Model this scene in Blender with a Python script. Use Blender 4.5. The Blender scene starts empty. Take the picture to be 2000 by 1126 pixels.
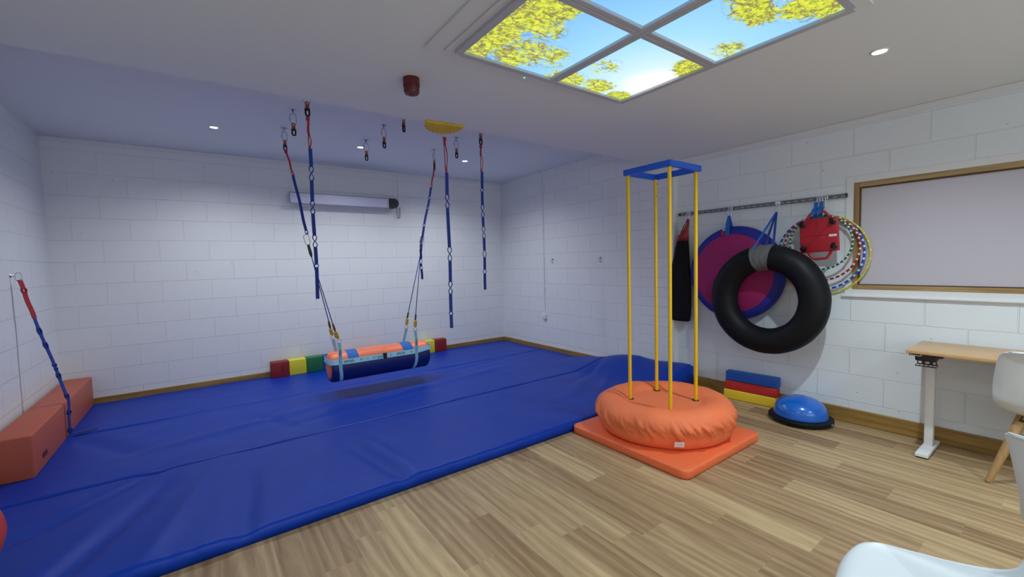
import bpy, bmesh, math, random
from mathutils import Vector, Matrix, noise
random.seed(7)
S = bpy.context.scene
COL = S.collection
PI = math.pi

# ------------------------------------------------------------------ camera
CAM_H = 1.4767
yaw, pit, rol = 0.6287, -0.0612, -0.0267
f_ = Vector((math.sin(yaw)*math.cos(pit), math.cos(yaw)*math.cos(pit), math.sin(pit)))
r_ = Vector((math.cos(yaw), -math.sin(yaw), 0.0)); u_ = r_.cross(f_)
r2 = r_*math.cos(rol)+u_*math.sin(rol); u2 = -r_*math.sin(rol)+u_*math.cos(rol)
cd = bpy.data.cameras.new('camera'); cam = bpy.data.objects.new('camera', cd); COL.objects.link(cam)
cam.matrix_world = Matrix(((r2.x, u2.x, -f_.x, 0), (r2.y, u2.y, -f_.y, 0), (r2.z, u2.z, -f_.z, CAM_H), (0, 0, 0, 1)))
cd.sensor_width = 36.0; cd.lens = 832.4238/2000*36.0; cd.clip_start = 0.02; cd.clip_end = 60
S.camera = cam

# ------------------------------------------------------------------ room numbers (metres)
XL, XA, XR = -1.2545, 4.43, 4.5165      # left wall, far right wall, near right wall
YB, Y1, Y2, YE, YN = 6.367, 3.36, 2.892, 3.162, -2.6   # back wall, pier, near ceiling edge, wall behind camera
HF, HN = 2.8915, 2.598                  # far / near ceiling heights

# ------------------------------------------------------------------ world, lights, exposure
w = bpy.data.worlds.new('world'); S.world = w; w.use_nodes = True
w.node_tree.nodes['Background'].inputs[0].default_value = (0.75, 0.8, 1, 1)
w.node_tree.nodes['Background'].inputs[1].default_value = 0.02
S.view_settings.view_transform = 'Standard'; S.view_settings.look = 'None'
S.view_settings.gamma = 1.0; S.view_settings.use_curve_mapping = False
S.view_settings.exposure = 0.0
LAMPS_FAR = [(0.185, 5.205), (1.616, 5.21), (3.033, 5.197)]
LAMPS_NEAR = [(3.133, 0.757), (0.25, 0.757), (3.133, -1.35), (0.25, -1.35)]
def spot(x, y, z, power, col, size=150):
    l = bpy.data.lights.new('downlight_beam', 'SPOT'); l.energy = power; l.color = col
    l.spot_size = math.radians(size); l.spot_blend = 0.85; l.shadow_soft_size = 0.03
    o = bpy.data.objects.new('downlight_beam', l); o.location = (x, y, z); COL.objects.link(o)
for x, y in LAMPS_FAR: spot(x, y, HF-0.012, 79, (0.92, 0.96, 1.0))
for x, y in LAMPS_NEAR: spot(x, y, HN-0.012, 118, (0.81, 0.94, 1.0))

# ------------------------------------------------------------------ materials
def new_mat(name):
    m = bpy.data.materials.new(name); m.use_nodes = True
    nt = m.node_tree; b = nt.nodes['Principled BSDF']
    return m, nt, b
def nd(nt, t, **kw):
    n = nt.nodes.new(t)
    for k, v in kw.items():
        if k in n.inputs: n.inputs[k].default_value = v
        else: setattr(n, k, v)
    return n
def mat(name, col, rough=0.5, metal=0.0, bump=0.0, scale=60.0, var=0.0, spec=0.5, coat=0.0, alpha=None):
    m, nt, b = new_mat(name); L = nt.links.new
    b.inputs['Base Color'].default_value = (*col, 1); b.inputs['Roughness'].default_value = rough
    b.inputs['Metallic'].default_value = metal; b.inputs['Specular IOR Level'].default_value = spec
    b.inputs['Coat Weight'].default_value = coat
    geo = nd(nt, 'ShaderNodeNewGeometry')
    n = nd(nt, 'ShaderNodeTexNoise', Scale=scale, Detail=4.0); L(geo.outputs['Position'], n.inputs['Vector'])
    if bump:
        bp = nd(nt, 'ShaderNodeBump', Strength=bump, Distance=0.004); L(n.outputs['Fac'], bp.inputs['Height']); L(bp.outputs[0], b.inputs['Normal'])
    if var:
        mx = nd(nt, 'ShaderNodeMix', data_type='RGBA'); mx.inputs['Factor'].default_value = 1
        mr = nd(nt, 'ShaderNodeMapRange'); mr.inputs['To Min'].default_value = 1-var; mr.inputs['To Max'].default_value = 1+var
        n2 = nd(nt, 'ShaderNodeTexNoise', Scale=scale*0.13, Detail=3.0); L(geo.outputs['Position'], n2.inputs['Vector'])
        L(n2.outputs['Fac'], mr.inputs['Value'])
        vm = nd(nt, 'ShaderNodeVectorMath', operation='SCALE'); vm.inputs[0].default_value = col; L(mr.outputs[0], vm.inputs['Scale'])
        L(vm.outputs[0], b.inputs['Base Color'])
    return m
def emis(name, col, strength):
    m, nt, b = new_mat(name); b.inputs['Base Color'].default_value = (*col, 1)
    b.inputs['Emission Color'].default_value = (*col, 1); b.inputs['Emission Strength'].default_value = strength
    return m

def block_wall(name, axis, x0, z0=0.19, row=0.2345, width=0.47, colr=(0.83, 0.85, 0.86)):
    """painted concrete block, stretcher bond, grooved joints"""
    m, nt, b = new_mat(name); L = nt.links.new
    geo = nd(nt, 'ShaderNodeNewGeometry'); sep = nd(nt, 'ShaderNodeSeparateXYZ'); L(geo.outputs['Position'], sep.inputs[0])
    nz = nd(nt, 'ShaderNodeTexNoise', Scale=9.0, Detail=3.0); L(geo.outputs['Position'], nz.inputs['Vector'])
    off = nd(nt, 'ShaderNodeMath', operation='MULTIPLY_ADD'); L(nz.outputs['Fac'], off.inputs[0]); off.inputs[1].default_value = 0.008; off.inputs[2].default_value = -0.004
    ax = nd(nt, 'ShaderNodeMath', operation='SUBTRACT'); L(sep.outputs[axis], ax.inputs[0]); ax.inputs[1].default_value = x0
    az = nd(nt, 'ShaderNodeMath', operation='SUBTRACT'); L(sep.outputs[2], az.inputs[0]); az.inputs[1].default_value = z0
    az2 = nd(nt, 'ShaderNodeMath', operation='ADD'); L(az.outputs[0], az2.inputs[0]); L(off.outputs[0], az2.inputs[1])
    cb = nd(nt, 'ShaderNodeCombineXYZ'); L(ax.outputs[0], cb.inputs[0]); L(az2.outputs[0], cb.inputs[1])
    br = nd(nt, 'ShaderNodeTexBrick', Scale=1.0); br.offset = 0.5; br.offset_frequency = 2; br.squash = 1.0
    br.inputs['Brick Width'].default_value = width; br.inputs['Row Height'].default_value = row
    br.inputs['Mortar Size'].default_value = 0.005; br.inputs['Mortar Smooth'].default_value = 0.35
    br.inputs['Color1'].default_value = (*[c*0.985 for c in colr], 1); br.inputs['Color2'].default_value = (*colr, 1)
    br.inputs['Mortar'].default_value = (*[c*0.985 for c in colr], 1)
    L(cb.outputs[0], br.inputs['Vector'])
    # pits in the painted block face
    pn = nd(nt, 'ShaderNodeTexNoise', Scale=70.0, Detail=5.0, Roughness=0.65); L(geo.outputs['Position'], pn.inputs['Vector'])
    vo = nd(nt, 'ShaderNodeTexVoronoi', Scale=9.0); L(geo.outputs['Position'], vo.inputs['Vector'])
    pt = nd(nt, 'ShaderNodeMapRange'); L(vo.outputs['Distance'], pt.inputs['Value'])
    pt.inputs['From Min'].default_value = 0.03; pt.inputs['From Max'].default_value = 0.075; pt.inputs['To Min'].default_value = 0.0
    lw = nd(nt, 'ShaderNodeTexNoise', Scale=5.0, Detail=2.0); L(geo.outputs['Position'], lw.inputs['Vector'])
    gate = nd(nt, 'ShaderNodeMath', operation='LESS_THAN'); L(lw.outputs['Fac'], gate.inputs[0]); gate.inputs[1].default_value = 0.5
    mxp = nd(nt, 'ShaderNodeMath', operation='MAXIMUM'); L(pt.outputs[0], mxp.inputs[0]); L(gate.outputs[0], mxp.inputs[1])
    h1 = nd(nt, 'ShaderNodeMath', operation='MULTIPLY_ADD'); L(br.outputs['Fac'], h1.inputs[0]); h1.inputs[1].default_value = -1.0; L(mxp.outputs[0], h1.inputs[2])
    h2 = nd(nt, 'ShaderNodeMath', operation='MULTIPLY_ADD'); L(pn.outputs['Fac'], h2.inputs[0]); h2.inputs[1].default_value = 0.35; L(h1.outputs[0], h2.inputs[2])
    bp = nd(nt, 'ShaderNodeBump', Strength=0.8, Distance=0.0055); L(h2.outputs[0], bp.inputs['Height']); L(bp.outputs[0], b.inputs['Normal'])
    L(br.outputs['Color'], b.inputs['Base Color'])
    b.inputs['Roughness'].default_value = 0.55; b.inputs['Specular IOR Level'].default_value = 0.25
    return m

def wood(name, c1, c2, axis, scale=1.0, rough=0.4):
    m, nt, b = new_mat(name); L = nt.links.new
    geo = nd(nt, 'ShaderNodeNewGeometry')
    mp = nd(nt, 'ShaderNodeMapping'); s = [34*scale]*3; s[axis] = 1.6*scale; mp.inputs['Scale'].default_value = s
    L(geo.outputs['Position'], mp.inputs['Vector'])
    n = nd(nt, 'ShaderNodeTexNoise', Scale=1.0, Detail=6.0, Roughness=0.6, Distortion=0.6); L(mp.outputs[0], n.inputs['Vector'])
    r = nd(nt, 'ShaderNodeValToRGB'); L(n.outputs['Fac'], r.inputs[0])
    r.color_ramp.elements[0].position = 0.3; r.color_ramp.elements[1].position = 0.72
    r.color_ramp.elements[0].color = (*c1, 1); r.color_ramp.elements[1].color = (*c2, 1)
    L(r.outputs[0], b.inputs['Base Color']); b.inputs['Roughness'].default_value = rough
    return m

def floor_mat():
    m, nt, b = new_mat('oak_plank_vinyl'); L = nt.links.new
    at = nd(nt, 'ShaderNodeAttribute', attribute_name='tone'); at2 = nd(nt, 'ShaderNodeAttribute', attribute_name='shift')
    geo = nd(nt, 'ShaderNodeNewGeometry')
    ad = nd(nt, 'ShaderNodeVectorMath', operation='ADD'); L(geo.outputs['Position'], ad.inputs[0]); L(at2.outputs['Vector'], ad.inputs[1])
    mp = nd(nt, 'ShaderNodeMapping'); mp.inputs['Scale'].default_value = (11, 1.0, 1); L(ad.outputs[0], mp.inputs['Vector'])
    n = nd(nt, 'ShaderNodeTexNoise', Scale=1.0, Detail=7.0, Roughness=0.66, Distortion=2.2); L(mp.outputs[0], n.inputs['Vector'])
    mp2 = nd(nt, 'ShaderNodeMapping'); mp2.inputs['Scale'].default_value = (5.5, 0.5, 1); L(ad.outputs[0], mp2.inputs['Vector'])
    wv = nd(nt, 'ShaderNodeTexWave', Scale=0.9, Distortion=11.0, Detail=3.0); wv.inputs['Detail Scale'].default_value = 0.8; wv.bands_direction = 'X'; L(mp2.outputs[0], wv.inputs['Vector'])
    mp3 = nd(nt, 'ShaderNodeMapping'); mp3.inputs['Scale'].default_value = (160, 9, 1); L(ad.outputs[0], mp3.inputs['Vector'])
    n3 = nd(nt, 'ShaderNodeTexNoise', Scale=1.0, Detail=3.0); L(mp3.outputs[0], n3.inputs['Vector'])
    a = nd(nt, 'ShaderNodeMath', operation='MULTIPLY_ADD'); L(wv.outputs['Fac'], a.inputs[0]); a.inputs[1].default_value = 0.15
    nl = nd(nt, 'ShaderNodeMath', operation='MULTIPLY_ADD'); L(n.outputs['Fac'], nl.inputs[0]); nl.inputs[1].default_value = 0.62; nl.inputs[2].default_value = 0.21; L(nl.outputs[0], a.inputs[2])
    c = nd(nt, 'ShaderNodeMath', operation='MULTIPLY_ADD'); L(n3.outputs['Fac'], c.inputs[0]); c.inputs[1].default_value = 0.12; L(a.outputs[0], c.inputs[2])
    d = nd(nt, 'ShaderNodeMath', operation='ADD'); L(c.outputs[0], d.inputs[0]); L(at.outputs['Fac'], d.inputs[1])
    r = nd(nt, 'ShaderNodeValToRGB'); L(d.outputs[0], r.inputs[0]); e = r.color_ramp.elements
    e[0].position = 0.38; e[0].color = (0.23, 0.135, 0.065, 1); e[1].position = 1.0; e[1].color = (0.62, 0.45, 0.24, 1)
    k = r.color_ramp.elements.new(0.62); k.color = (0.37, 0.245, 0.13, 1)
    k = r.color_ramp.elements.new(0.78); k.color = (0.475, 0.335, 0.18, 1)
    L(r.outputs[0], b.inputs['Base Color']); b.inputs['Roughness'].default_value = 0.48; b.inputs['Specular IOR Level'].default_value = 0.35
    bp = nd(nt, 'ShaderNodeBump', Strength=0.12, Distance=0.002); L(c.outputs[0], bp.inputs['Height']); L(bp.outputs[0], b.inputs['Normal'])
    return m

def sky_mat():
    """backlit photograph of sky and spring foliage printed on the ceiling tiles"""
    m, nt, b = new_mat('backlit_sky_print'); L = nt.links.new
    geo = nd(nt, 'ShaderNodeNewGeometry')
    sub = nd(nt, 'ShaderNodeVectorMath', operation='SUBTRACT'); L(geo.outputs['Position'], sub.inputs[0]); sub.inputs[1].default_value = (1.148, 2.0, HN)
    mul = nd(nt, 'ShaderNodeVectorMath', operation='MULTIPLY'); L(sub.outputs[0], mul.inputs[0]); mul.inputs[1].default_value = (1/1.3, -1/1.31, 0)
    P = mul.outputs[0]
    n1 = nd(nt, 'ShaderNodeTexNoise', Scale=46.0, Detail=8.0, Roughness=0.78, Distortion=0.5); L(P, n1.inputs['Vector'])
    n2 = nd(nt, 'ShaderNodeTexNoise', Scale=7.0, Detail=6.0, Roughness=0.6, Distortion=0.8); L(P, n2.inputs['Vector'])
    acc = None
    for (u, v, ru, rv, s) in [(0.02, 0.20, 0.16, 0.34, 0.95), (0.20, 0.12, 0.20, 0.14, 0.75), (0.36, 0.16, 0.13, 0.11, 0.62), (0.12, 0.42, 0.12, 0.20, 0.85), (0.20, 0.30, 0.12, 0.09, .6),
                              (0.55, 0.04, 0.13, 0.10, 0.72), (0.62, 0.22, 0.11, 0.10, 0.55), (0.74, 0.07, 0.13, 0.08, 0.66), (0.93, 0.03, 0.09, 0.07, 0.9),
                              (0.96, 0.44, 0.13, 0.10, 0.85), (0.92, 0.60, 0.09, 0.09, 0.62), (0.72, 0.80, 0.17, 0.09, 0.75), (0.86, 0.94, 0.14, 0.13, 0.9), (0.6, 0.92, .12, .1, .6)]:
        d1 = nd(nt, 'ShaderNodeVectorMath', operation='SUBTRACT'); L(P, d1.inputs[0]); d1.inputs[1].default_value = (u, v, 0)
        d2 = nd(nt, 'ShaderNodeVectorMath', operation='MULTIPLY'); L(d1.outputs[0], d2.inputs[0]); d2.inputs[1].default_value = (1/ru, 1/rv, 0)
        d3 = nd(nt, 'ShaderNodeVectorMath', operation='LENGTH'); L(d2.outputs[0], d3.inputs[0])
        d4 = nd(nt, 'ShaderNodeMapRange'); d4.interpolation_type = 'SMOOTHSTEP'; L(d3.outputs['Value'], d4.inputs['Value'])
        d4.inputs['From Min'].default_value = 0.35; d4.inputs['From Max'].default_value = 1.45; d4.inputs['To Min'].default_value = s; d4.inputs['To Max'].default_value = 0
        if acc is None: acc = d4.outputs[0]
        else:
            mxn = nd(nt, 'ShaderNodeMath', operation='MAXIMUM'); L(acc, mxn.inputs[0]); L(d4.outputs[0], mxn.inputs[1]); acc = mxn.outputs[0]
    s1 = nd(nt, 'ShaderNodeMath', operation='MULTIPLY_ADD'); L(n1.outputs['Fac'], s1.inputs[0]); s1.inputs[1].default_value = 4.6; s1.inputs[2].default_value = -2.3
    s2 = nd(nt, 'ShaderNodeMath', operation='MULTIPLY_ADD'); L(n2.outputs['Fac'], s2.inputs[0]); s2.inputs[1].default_value = 3.2; L(s1.outputs[0], s2.inputs[2])
    s3 = nd(nt, 'ShaderNodeMath', operation='MULTIPLY_ADD'); L(acc, s3.inputs[0]); s3.inputs[1].default_value = 2.75; L(s2.outputs[0], s3.inputs[2])
    mk = nd(nt, 'ShaderNodeMapRange'); L(s3.outputs[0], mk.inputs['Value']); mk.inputs['From Min'].default_value = 2.95; mk.inputs['From Max'].default_value = 3.25
    # sky gradient with a bright sun
    sd = nd(nt, 'ShaderNodeVectorMath', operation='DISTANCE'); L(P, sd.inputs[0]); sd.inputs[1].default_value = (0.95, 0.23, 0)
    sk = nd(nt, 'ShaderNodeValToRGB'); L(sd.outputs['Value'], sk.inputs[0]); e = sk.color_ramp.elements
    e[0].position = 0.04; e[0].color = (1.25, 1.25, 1.2, 1); e[1].position = 1.0; e[1].color = (0.14, 0.45, 1.0, 1)
    k = e.new(0.18); k.color = (0.72, 0.95, 1.05, 1)
    k = e.new(0.45); k.color = (0.40, 0.78, 1.0, 1)
    # leaves
    n3 = nd(nt, 'ShaderNodeTexNoise', Scale=42.0, Detail=5.0, Roughness=0.7); L(P, n3.inputs['Vector'])
    lf = nd(nt, 'ShaderNodeValToRGB'); L(n3.outputs['Fac'], lf.inputs[0]); e = lf.color_ramp.elements
    e[0].position = 0.30; e[0].color = (0.10, 0.10, 0.05, 1); e[1].position = 0.66; e[1].color = (0.95, 0.95, 0.10, 1)
    k = e.new(0.42); k.color = (0.35, 0.42, 0.05, 1)
    k = e.new(0.53); k.color = (0.75, 0.80, 0.06, 1)
    # branches
    mpb = nd(nt, 'ShaderNodeMapping'); mpb.inputs['Scale'].default_value = (5, 11, 1); mpb.inputs['Rotation'].default_value = (0, 0, 0.45); L(P, mpb.inputs['Vector'])
    nb = nd(nt, 'ShaderNodeTexNoise', Scale=1.2, Detail=5.0, Roughness=0.6, Distortion=0.6); L(mpb.outputs[0], nb.inputs['Vector'])
    b1 = nd(nt, 'ShaderNodeMath', operation='SUBTRACT'); L(nb.outputs['Fac'], b1.inputs[0]); b1.inputs[1].default_value = 0.5
    b2 = nd(nt, 'ShaderNodeMath', operation='ABSOLUTE'); L(b1.outputs[0], b2.inputs[0])
    b3 = nd(nt, 'ShaderNodeMapRange'); L(b2.outputs[0], b3.inputs['Value']); b3.inputs['From Min'].default_value = 0.008; b3.inputs['From Max'].default_value = 0.022
    b3.inputs['To Min'].default_value = 0.8; b3.inputs['To Max'].default_value = 0.0
    ga = nd(nt, 'ShaderNodeMapRange'); L(acc, ga.inputs['Value']); ga.inputs['From Min'].default_value = 0.3; ga.inputs['From Max'].default_value = 0.6
    b4 = nd(nt, 'ShaderNodeMath', operation='MULTIPLY'); L(b3.outputs[0], b4.inputs[0]); L(ga.outputs[0], b4.inputs[1])
    mx = nd(nt, 'ShaderNodeMix', data_type='RGBA'); L(mk.outputs[0], mx.inputs[0]); L(sk.outputs[0], mx.inputs[6]); L(lf.outputs[0], mx.inputs[7])
    mb = nd(nt, 'ShaderNodeMix', data_type='RGBA'); L(b4.outputs[0], mb.inputs[0]); L(mx.outputs[2], mb.inputs[6]); mb.inputs[7].default_value = (0.24, 0.17, 0.13, 1)
    L(mb.outputs[2], b.inputs['Emission Color']); b.inputs['Emission Strength'].default_value = 1.0
    b.inputs['Base Color'].default_value = (0.02, 0.02, 0.02, 1); b.inputs['Roughness'].default_value = 0.4
    return m

M = {}
M['wall_back'] = block_wall('painted_block_back', 0, -1.078)
M['wall_left'] = block_wall('painted_block_left', 1, 0.1)
M['wall_far'] = block_wall('painted_block_far', 1, 0.2)
M['wall_pier'] = block_wall('painted_brick_pier', 1, Y2, row=0.11725, width=0.467)
M['wall_near'] = block_wall('painted_block_near', 1, 0.777, colr=(0.80, 0.86, 0.90))
M['ceil'] = mat('ceiling_paint', (0.79, 0.845, 0.865), 0.9, bump=0.15, scale=220, spec=0.1)
M['white_trim'] = mat('white_gloss_paint', (0.78, 0.79, 0.80), 0.45, bump=0.1, scale=30)
M['skirting'] = wood('stained_skirting', (0.20, 0.11, 0.025), (0.46, 0.28, 0.075), 1, 1.0, 0.38)
M['skirting_x'] = wood('stained_skirting_x', (0.20, 0.11, 0.025), (0.46, 0.28, 0.075), 0, 1.0, 0.38)
M['win_wood'] = wood('window_oak', (0.26, 0.16, 0.055), (0.50, 0.35, 0.16), 1, 1.0, 0.35)
M['win_wood_z'] = wood('window_oak_z', (0.22, 0.13, 0.045), (0.42, 0.28, 0.12), 2, 1.0, 0.35)
M['desk_wood'] = wood('desk_beech', (0.56, 0.33, 0.15), (0.66, 0.42, 0.21), 1, 0.6, 0.35)
M['leg_wood'] = wood('beech_dowel', (0.36, 0.21, 0.08), (0.52, 0.32, 0.14), 2, 1.0, 0.4)
M['floor'] = floor_mat()
M['sky'] = sky_mat()
M['vinyl'] = mat('royal_blue_vinyl', (0.002, 0.038, 0.36), 0.42, bump=0.12, scale=240, var=0.05, spec=0.2)
M['vinyl_dark'] = mat('navy_vinyl', (0.008, 0.02, 0.17), 0.45, bump=0.1, scale=240)
M['orange_vinyl'] = mat('orange_vinyl', (0.86, 0.165, 0.055), 0.5, bump=0.12, scale=260, var=0.04)
M['orange_cloth'] = mat('orange_nylon', (0.90, 0.21, 0.08), 0.6, bump=0.35, scale=120, var=0.03, spec=0.3)
M['orange_ball'] = mat('orange_rubber', (0.72, 0.07, 0.02), 0.4)
M['coral'] = mat('coral_vinyl', (0.90, 0.20, 0.09), 0.42, bump=0.08, scale=200)
M['brick_foam'] = mat('terracotta_vinyl', (0.52, 0.11, 0.055), 0.5, bump=0.25, scale=300, var=0.05)
M['yellow'] = mat('yellow_plastic', (0.86, 0.54, 0.01), 0.32)
M['yellow_foam'] = mat('yellow_foam', (0.85, 0.60, 0.03), 0.6, bump=0.2, scale=120)
M['lemon'] = mat('lemon_vinyl', (0.80, 0.72, 0.04), 0.45, bump=0.1, scale=200)
M['green'] = mat('green_vinyl', (0.02, 0.17, 0.06), 0.5, bump=0.1, scale=200)
M['red_vinyl'] = mat('dark_red_vinyl', (0.27, 0.012, 0.012), 0.5, bump=0.1, scale=200)
M['red_foam'] = mat('red_foam', (0.52, 0.02, 0.02), 0.6, bump=0.2, scale=120)
M['blue_foam'] = mat('blue_foam', (0.01, 0.10, 0.48), 0.5, bump=0.2, scale=120)
M['blue_paint'] = mat('blue_painted_steel', (0.015, 0.11, 0.72), 0.35)
M['web_blue'] = mat('blue_webbing', (0.012, 0.045, 0.30), 0.7, bump=0.4, scale=500)
M['web_red'] = mat('red_webbing', (0.42, 0.02, 0.03), 0.7, bump=0.4, scale=500)
M['web_light'] = mat('light_blue_webbing', (0.34, 0.68, 0.84), 0.6, bump=0.3, scale=400)
M['web_bright'] = mat('bright_blue_webbing', (0.01, 0.13, 0.50), 0.65, bump=0.4, scale=400)
M['print'] = mat('dark_print', (0.02, 0.05, 0.10), 0.6)
M['black'] = mat('black_plastic', (0.012, 0.012, 0.014), 0.4)
M['black_fabric'] = mat('black_mesh_fabric', (0.008, 0.008, 0.010), 0.85, bump=0.4, scale=150, spec=0.2)
M['rubber'] = mat('black_rubber', (0.006, 0.007, 0.009), 0.5, bump=0.15, scale=35, var=0.2, spec=0.2)
M['chrome'] = mat('zinc_steel', (0.62, 0.64, 0.66), 0.28, 1.0)
M['rail'] = mat('galvanised_rail', (0.34, 0.36, 0.38), 0.45, 0.8, bump=0.2, scale=80)
M['slot'] = mat('dark_slot', (0.03, 0.03, 0.035), 0.6)
M['swivel_orange'] = mat('anodised_orange', (0.42, 0.12, 0.04), 0.4, 0.6)
M['swivel_black'] = mat('anodised_black', (0.015, 0.015, 0.02), 0.35, 0.6)
M['magenta'] = mat('magenta_mesh', (0.34, 0.012, 0.13), 0.7, bump=0.3, scale=250)
M['disc_blue'] = mat('disc_blue_cover', (0.012, 0.02, 0.30), 0.6, bump=0.2, scale=120)
M['tape'] = mat('grey_duct_tape', (0.13, 0.135, 0.13), 0.45, bump=0.5, scale=45)
M['alarm'] = mat('alarm_red', (0.115, 0.008, 0.012), 0.45)
M['scooter'] = mat('scooter_red', (0.42, 0.010, 0.025), 0.38)
M['scooter_dark'] = mat('scooter_rib_red', (0.28, 0.008, 0.014), 0.45)
M['white_plastic'] = mat('white_plastic', (0.80, 0.82, 0.84), 0.35)
M['shell'] = mat('white_shell', (0.70, 0.75, 0.78), 0.35)
M['white_metal'] = mat('white_powder_coat', (0.80, 0.81, 0.82), 0.4)
M['lav_panel'] = mat('lavender_panel', (0.66, 0.68, 0.84), 0.5)
M['bosu'] = mat('glossy_blue_rubber', (0.008, 0.13, 0.58), 0.22, coat=0.4)
M['sunny'] = mat('yellow_rotator', (0.70, 0.45, 0.015), 0.5, bump=0.4, scale=90, var=0.25)
M['frost'] = mat('frosted_film', (0.56, 0.53, 0.60), 0.38, bump=0.06, scale=400)
M['frame_grey'] = mat('panel_frame_grey', (0.50, 0.52, 0.58), 0.4)
M['lampglow'] = emis('lamp_glow', (1.0, 0.99, 0.95), 9.0)
M['fill_glow'] = emis('added_fill_glow', (0.84, 0.93, 1.0), 2.8)  # glow of the added fill window, lifts the ceiling and walls
M['led'] = emis('green_led', (0.1, 1.0, 0.45), 2.0)
M['silver'] = mat('silver_tape', (0.75, 0.75, 0.72), 0.3, 0.3)
M['hoop_yellow'] = mat('hoop_yellow', (0.62, 0.55, 0.06), 0.35)
M['hoop_blue'] = mat('hoop_blue', (0.01, 0.07, 0.50), 0.35)
M['hoop_red'] = mat('hoop_red', (0.36, 0.012, 0.015), 0.35)
M['hoop_green'] = mat('hoop_green', (0.01, 0.14, 0.06), 0.35)
M['hoop_white'] = mat('hoop_white', (0.72, 0.74, 0.74), 0.35)
M['olive'] = mat('olive_sleeve', (0.09, 0.075, 0.045), 0.7)
M['clip_yellow'] = mat('mustard_clip', (0.62, 0.42, 0.03), 0.5)

# ------------------------------------------------------------------ mesh helpers
def link(name, bm, m, parent=None, smooth=False, loc=None, rot=None):
    me = bpy.data.meshes.new(name); bmesh.ops.recalc_face_normals(bm, faces=bm.faces[:]); bm.to_mesh(me); bm.free()
    ms = m if isinstance(m, (list, tuple)) else [m]
    for k in ms: me.materials.append(M[k] if isinstance(k, str) else k)
    if smooth:
        for p in me.polygons: p.use_smooth = True
    o = bpy.data.objects.new(name, me); COL.objects.link(o)
    if loc is not None: o.location = loc
    if rot is not None: o.rotation_euler = rot
    if parent is not None: o.parent = parent
    return o
def autosmooth(o, deg=35):
    me = o.data
    bm = bmesh.new(); bm.from_mesh(me)
    for f in bm.faces: f.smooth = True
    for e in bm.edges:
        if len(e.link_faces) == 2 and e.calc_face_angle(0) > math.radians(deg): e.smooth = False
    bm.to_mesh(me); bm.free(); return o
def thing(name, label, cat, loc=(0, 0, 0), rotz=0.0, group=None):
    o = bpy.data.objects.new(name, None); COL.objects.link(o); o.empty_display_size = 0.05
    o.location = loc; o.rotation_euler = (0, 0, rotz); return tag(o, label, cat, group)
def tag(o, label, cat, group=None):
    o['label'] = label; o['category'] = cat
    if group: o['group'] = group
    return o
def struct(o): o['kind'] = 'structure'; return o
def copy_tree(root, loc, rotz=None):
    r = root.copy(); COL.objects.link(r); r.location = loc
    if rotz is not None: r.rotation_euler = (0, 0, rotz)
    for ch in list(root.children):
        c = ch.copy(); COL.objects.link(c); c.parent = r
        for g in list(ch.children):
            d = g.copy(); COL.objects.link(d); d.parent = c
    return r
def box(bm, x0, x1, y0, y1, z0, z1, bev=0.0, seg=2, mi=0):
    vs = [bm.verts.new(p) for p in [(x0,y0,z0),(x1,y0,z0),(x1,y1,z0),(x0,y1,z0),(x0,y0,z1),(x1,y0,z1),(x1,y1,z1),(x0,y1,z1)]]
    fs = [bm.faces.new([vs[i] for i in q]) for q in [(0,3,2,1),(4,5,6,7),(0,1,5,4),(1,2,6,5),(2,3,7,6),(3,0,4,7)]]
    for f in fs: f.material_index = mi
    if bev > 0:
        es = list({e for f in fs for e in f.edges})
        bmesh.ops.bevel(bm, geom=es, offset=bev, segments=seg, affect='EDGES', profile=0.5)
    return vs
def quadface(bm, pts, mi=0):
    f = bm.faces.new([bm.verts.new(p) for p in pts]); f.material_index = mi; return f
def lathe(bm, prof, cx=0, cy=0, n=48, axis='z', fn=None, mi=0, cap=True):
    """prof: (r, h) list"""
    rings = []
    for k, (r, h) in enumerate(prof):
        ring = []
        for i in range(n):
            a = 2*PI*i/n; rr, hh = (r, h) if fn is None else fn(r, h, a, k)
            p = (cx+rr*math.cos(a), cy+rr*math.sin(a), hh) if axis == 'z' else ((hh, cx+rr*math.cos(a), cy+rr*math.sin(a)) if axis == 'x' else (cx+rr*math.cos(a), hh, cy+rr*math.sin(a)))
            ring.append(bm.verts.new(p))
        rings.append(ring)
    for a, b in zip(rings, rings[1:]):
        for i in range(n):
            f = bm.faces.new((a[i], a[(i+1) % n], b[(i+1) % n], b[i])); f.material_index = mi
    if cap and prof[0][0] > 1e-5: bm.faces.new(rings[0][::-1]).material_index = mi
    if cap and prof[-1][0] > 1e-5: bm.faces.new(rings[-1]).material_index = mi
    bmesh.ops.remove_doubles(bm, verts=[v for r in (rings[0], rings[-1]) for v in r], dist=1e-6)
def frames(pts, closed=False):
    P = [Vector(p) for p in pts]; n = len(P); T = []
    for i in range(n):
        a = P[(i-1) % n] if (closed or i > 0) else P[i]; b = P[(i+1) % n] if (closed or i < n-1) else P[i]
        t = (b-a); T.append(t.normalized() if t.length > 1e-9 else Vector((0, 0, 1)))
    return P, T
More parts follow.
